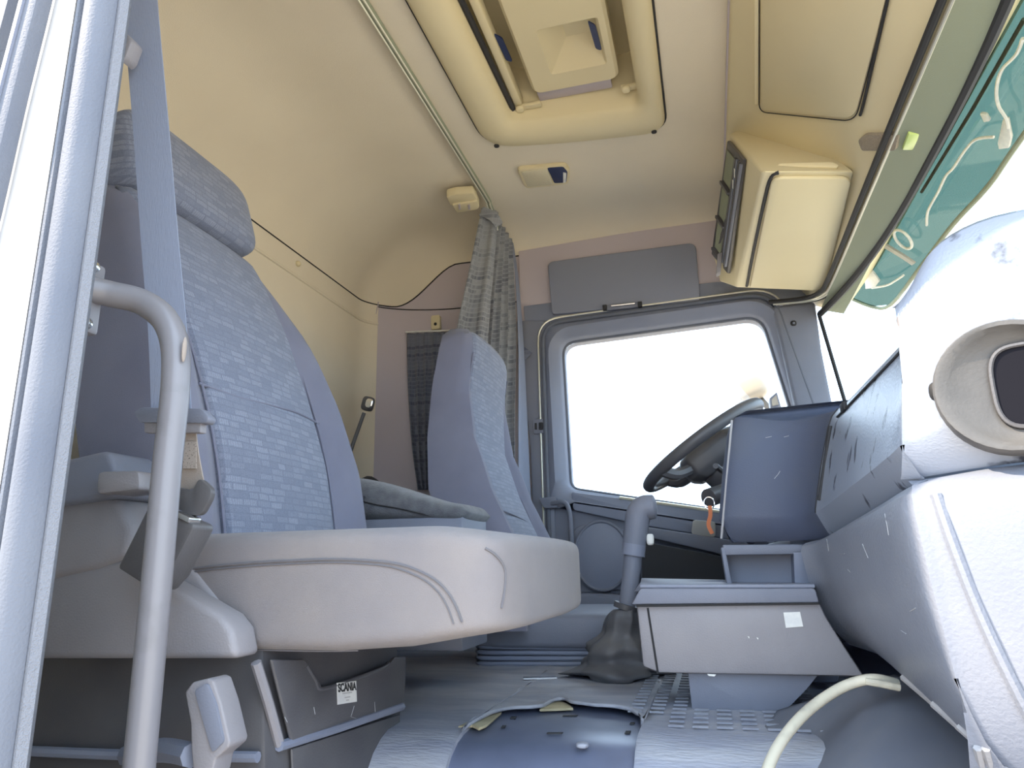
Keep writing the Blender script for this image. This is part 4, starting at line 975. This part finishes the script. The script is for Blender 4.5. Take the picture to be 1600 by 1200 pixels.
mk('gaiter', loft(bot), M['leather'], GL, ang=70)
yc = 1.25
CN = thing('centre_console', 'grey centre console drawer with open tray below the dashboard', 'console', P(1170, 1110, Y=yc))
mk('drawer', prism([P(a, b, Y=yc) for a, b in ((994, 944), (1280, 940), (1292, 965), (1320, 1010), (1352, 1058), (1030, 1052), (1004, 1042))], (0, .26, 0)), M['cover'], CN, bev=.006)
mk('tray_front', prism([P(a, b, Y=yc - .006) for a, b in ((986, 945), (1000, 919), (1274, 919), (1281, 942))], (0, .03, 0)), M['grey'], CN, bev=.004)
mk('tray_rim', prism([P(1000, 919, Y=yc), P(1274, 919, Y=yc), P(1274, 914, Y=yc + .25), P(1002, 908, Y=yc + .25)], (0, 0, .006)), M['greyd'], CN, bev=.002)
mk('tray_wall', prism([P(a, b, Y=yc + .16) for a, b in ((990, 925), (1000, 910), (1133, 906), (1133, 925))], (0, .02, 0)), M['grey'], CN, bev=.003)
mk('end_joint', tube([P(1012, 950, Y=yc - .001), P(1028, 1052, Y=yc - .001)], .0018, 6), M['blackm'], CN)
mk('tray_joint', tube([P(994, 947, Y=yc - .007), P(1280, 943, Y=yc - .007)], .0018, 6), M['blackm'], CN)
mk('pedestal', prism(rpoly([P(a, b, Y=yc + .02) for a, b in ((1075, 1050), (1282, 1050), (1262, 1075), (1230, 1108), (1206, 1116), (1082, 1113))], [.005, .005, .01, .03, .01, .01], 5), (0, .2, 0)), M['grey'], CN, bev=.006)
tag(mk('blank_sticker', prism([P(a, b, Y=yc - .0012) for a, b in ((1224, 957), (1250, 956), (1255, 979), (1228, 981))], (0, .001, 0)), M['white']), 'faded blank white sticker on the centre console drawer', 'sticker')
for a, b, ww in ((1105, 1055, 14), (1168, 996, 3), (1182, 998, 3)):
    mk('scuff', prism([P(a, b - 2, Y=yc - .0008), P(a + ww, b - 1, Y=yc - .0008), P(a + ww*.8, b + 2, Y=yc - .0008), P(a + 2, b + 1, Y=yc - .0008)], (0, .0006, 0)), M['white'], CN)

# vinyl lining of the passenger footwell, with its folds
tl, tm, tr = P(1215, 1112, Y=1.24), P(1400, 1055, Y=1.20), P(1700, 1130, Y=1.02)
bl, bm_, br_ = P(1120, 1330, Y=.93), P(1400, 1330, Y=.88), P(1760, 1330, Y=.80)
def vin(u, v):
    q = lambda a, b, c: (1-u)**2*a + 2*u*(1-u)*(b*2 - (a + c)/2) + u*u*c if False else (a.lerp(b, u*2) if u < .5 else b.lerp(c, u*2 - 1))
    p = q(tl, tm, tr).lerp(q(bl, bm_, br_), v)
    bul = .035*math.sin(math.pi*min(1, v*1.3))
    fold_ = .016*math.sin(u*13 + v*3.2 + 1.0) * sstep(.02, .3, v)
    return p + Vector((-.25, -.85, .45)).normalized()*(fold_ + bul*.4)
fv = tag(mk('footwell_lining', grid(vin, 60, 30), M['vinyl'], solid=.004, ang=80), 'shiny dark vinyl lining draped in the passenger footwell', 'lining')
CB = thing('hose', 'cream ribbed hose curving out from under the dashboard', 'hose', P(1200, 1200, Y=.92))
cp = [P(1188, 1250, Y=.90), P(1204, 1190, Y=.95), P(1232, 1143, Y=1.0), P(1270, 1104, Y=1.05), P(1318, 1073, Y=1.08), P(1362, 1061, Y=1.08), P(1400, 1068, Y=1.10)]
mk('pipe', tube(cp, .0068, 12, k=8), M['cream'], CB)
mk('split_sleeve', tube([P(1352, 1064, Y=1.075), P(1375, 1068, Y=1.075), P(1405, 1074, Y=1.08)], .005, 8, k=3), M['cream'], CB)

# ================================================================ outside
gnd = struct('ground', grid(lambda u, v: Vector((-150 + 300*u, -150 + 300*v, -1.5)), 8, 8), M['sand'], 'sunlit dry sandy ground outside the cab')
EV = thing('exterior_sun_visor', 'teal tinted sun visor fixed outside the windscreen', 'sun visor', (.7, 1.4, 1.05))
vn = Vector((.23, 0, .26)).normalized(); v0 = Vector((.66, 1.4, 1.12)); VPL = (vn, v0)
def vp(px, py, off=0): return P(px, py, pl=(vn, v0 + vn*off))
vd = Vector((.26, 0, -.23)).normalized()                      # down the slope of the visor
low = sorted([((q - v0).dot(vd), q.y) for q in (vp(1604, 205), vp(1545, 290), vp(1490, 350), vp(1440, 415), vp(1392, 476))], key=lambda a: a[1])
def vat(s_, y): return Vector((v0.x, y, v0.z)) + vd*s_
ns_ = low[0][0]
lowp_ = [vat(ns_ - .10, .48), vat(ns_ - .04, .56), vat(ns_, .72)] + [vat(a, b) for a, b in low] + [vat(low[-1][0] - .05, low[-1][1] + .10), vat(low[-1][0] - .16, low[-1][1] + .14)]
vpoly = lowp_ + [vat(-.16, 2.36), vat(-.16, .46)]
mk('tinted_sheet', prism(vpoly, vn * .004), M['teal'], EV)
mk('lower_edge', tube(lowp_, .006, 8, k=4), M['olive'], EV)
for y_ in (.60, 1.41, 2.22):
    mk('bracket_arm', tube([vat(-.15, y_) + vn*.01, Vector((.575, y_, 1.27))], .010, 8), M['blackm'], EV)
for pts in (((1560, 60), (1470, 230), (1400, 350)), ((1600, 30), (1520, 170), (1440, 300))):
    mk('support_rib', tube([vp(a, b, .012) for a, b in pts], .004, 6), M['olive'], EV)
for i, pts in enumerate((((1598, 60), (1588, 85), (1565, 110), (1557, 140), (1560, 165), (1572, 185), (1575, 200)), ((1553, 214), (1525, 218), (1508, 235), (1490, 262), (1478, 275), (1466, 300), (1450, 330), (1448, 352)), ((1362, 450), (1385, 446), (1400, 438), (1412, 430)))):
    tag(mk('loose_wire', tube([vp(a, b, -.02) for a, b in pts], .0032, 6, k=5), M['white']), ('upper white loose wire behind the teal outside visor', 'middle white loose wire behind the teal outside visor', 'short white wire near the end of the teal outside visor')[i], 'wire')
for i, (pts, lab) in enumerate(((((1566, 188), (1574, 186), (1580, 216), (1576, 232), (1560, 234), (1558, 224)), 'upper pale bracket on the teal outside visor'), (((1530, 178), (1540, 180), (1546, 190), (1537, 192)), 'small oval pale bracket beside the loose wire'), (((1350, 432), (1362, 424), (1374, 440), (1366, 450), (1352, 452)), 'jagged pale bracket at the far end of the teal visor'))):
    tag(mk('visor_bracket', prism([vp(a, b, -.012) for a, b in pts], vn * .008), M['white'], bev=.002), lab, 'bracket')
lp = vp(1411, 374, -.02)
ml = thing('marker_lamp', 'small oval marker lamp under the teal outside visor', 'lamp', lp)
mk('ring', tube([vp(1411 + 13*math.cos(t) + 5*math.sin(t), 374 + 14*math.sin(t) + 4*math.cos(t), -.02) for t in [2*math.pi*i/24 for i in range(24)]], .004, 8, closed=True), M['white'], ml)
mk('arm', strap([vp(1380, 382, -.016), vp(1410, 400, -.016), vp(1428, 412, -.016)], (0, 1, 0), .02, .006), M['key'], ml)
MR = thing('door_mirror', 'pale rounded door mirror outside the driver window', 'mirror', P(1165, 640, Y=2.85))
tanm = mat('tan_mirror_shell', (.52, .45, .36), .4)
mk('shell', sbox(P(1172, 606, Y=2.85), (.062, .06, .055), .6, 28, 16, rot=Matrix.Rotation(-.3, 3, 'Y')), tanm, MR)
mk('glass_face', sbox(P(1150, 615, Y=2.84), (.035, .03, .048), .7, 24, 14, rot=Matrix.Rotation(-.3, 3, 'Y')), M['white'], MR)
mk('arm', tube([P(1190, 625, Y=2.85), P(1225, 665, Y=2.6), P(1235, 690, Y=2.46)], .012, 10), M['blackm'], MR)
M2 = thing('mirror_bracket', 'small tan mirror bracket outside by the windscreen pillar', 'bracket', P(1218, 630, Y=2.6))
mk('body', prism([P(a, b, Y=2.58) for a, b in ((1202, 622), (1214, 612), (1222, 640), (1204, 640))], (0, .05, 0)), M['greyd'], M2, bev=.004)
mk('face', prism([P(a, b, Y=2.575) for a, b in ((1206, 624), (1213, 617), (1217, 632), (1207, 634))], (0, .004, 0)), tanm, M2)

# ---- scratches rubbed into the plastics
scr = mat('bare_scratch', (.36, .37, .39), .8)
def scratch(o, parent, pts, r=.0005):
    q = surf(o, pts, .0004)
    if len(q) > 1: mk('scratch', tube(q, r, 5), scr, parent)
for pts in (((1292, 842), (1294, 852), (1295, 861)), ((1383, 803), (1386, 818), (1389, 836)), ((1348, 850), (1352, 860), (1357, 872)), ((1312, 866), (1320, 865)), ((1325, 890), (1329, 894)), ((1408, 985), (1416, 990)), ((1422, 955), (1431, 950))):
    scratch(lo, lo, pts)
wing_o = next(o for o in DB_.children if o.name.startswith('driver_wing'))
for pts in (((1210, 748), (1216, 741), (1219, 736)), ((1196, 684), (1206, 682)), ((1225, 683), (1233, 681))):
    scratch(wing_o, wing_o, pts)
for pts in (((490, 1105), (492, 1116)), ((585, 1097), (586, 1113)), ((553, 1103), (548, 1120), (557, 1123)), ((580, 1050), (584, 1073)), ((445, 1120), (449, 1128))):
    lid_o = next(o for o in base.children if o.name.startswith('storage_lid')); scratch(lid_o, base, pts, .0004)
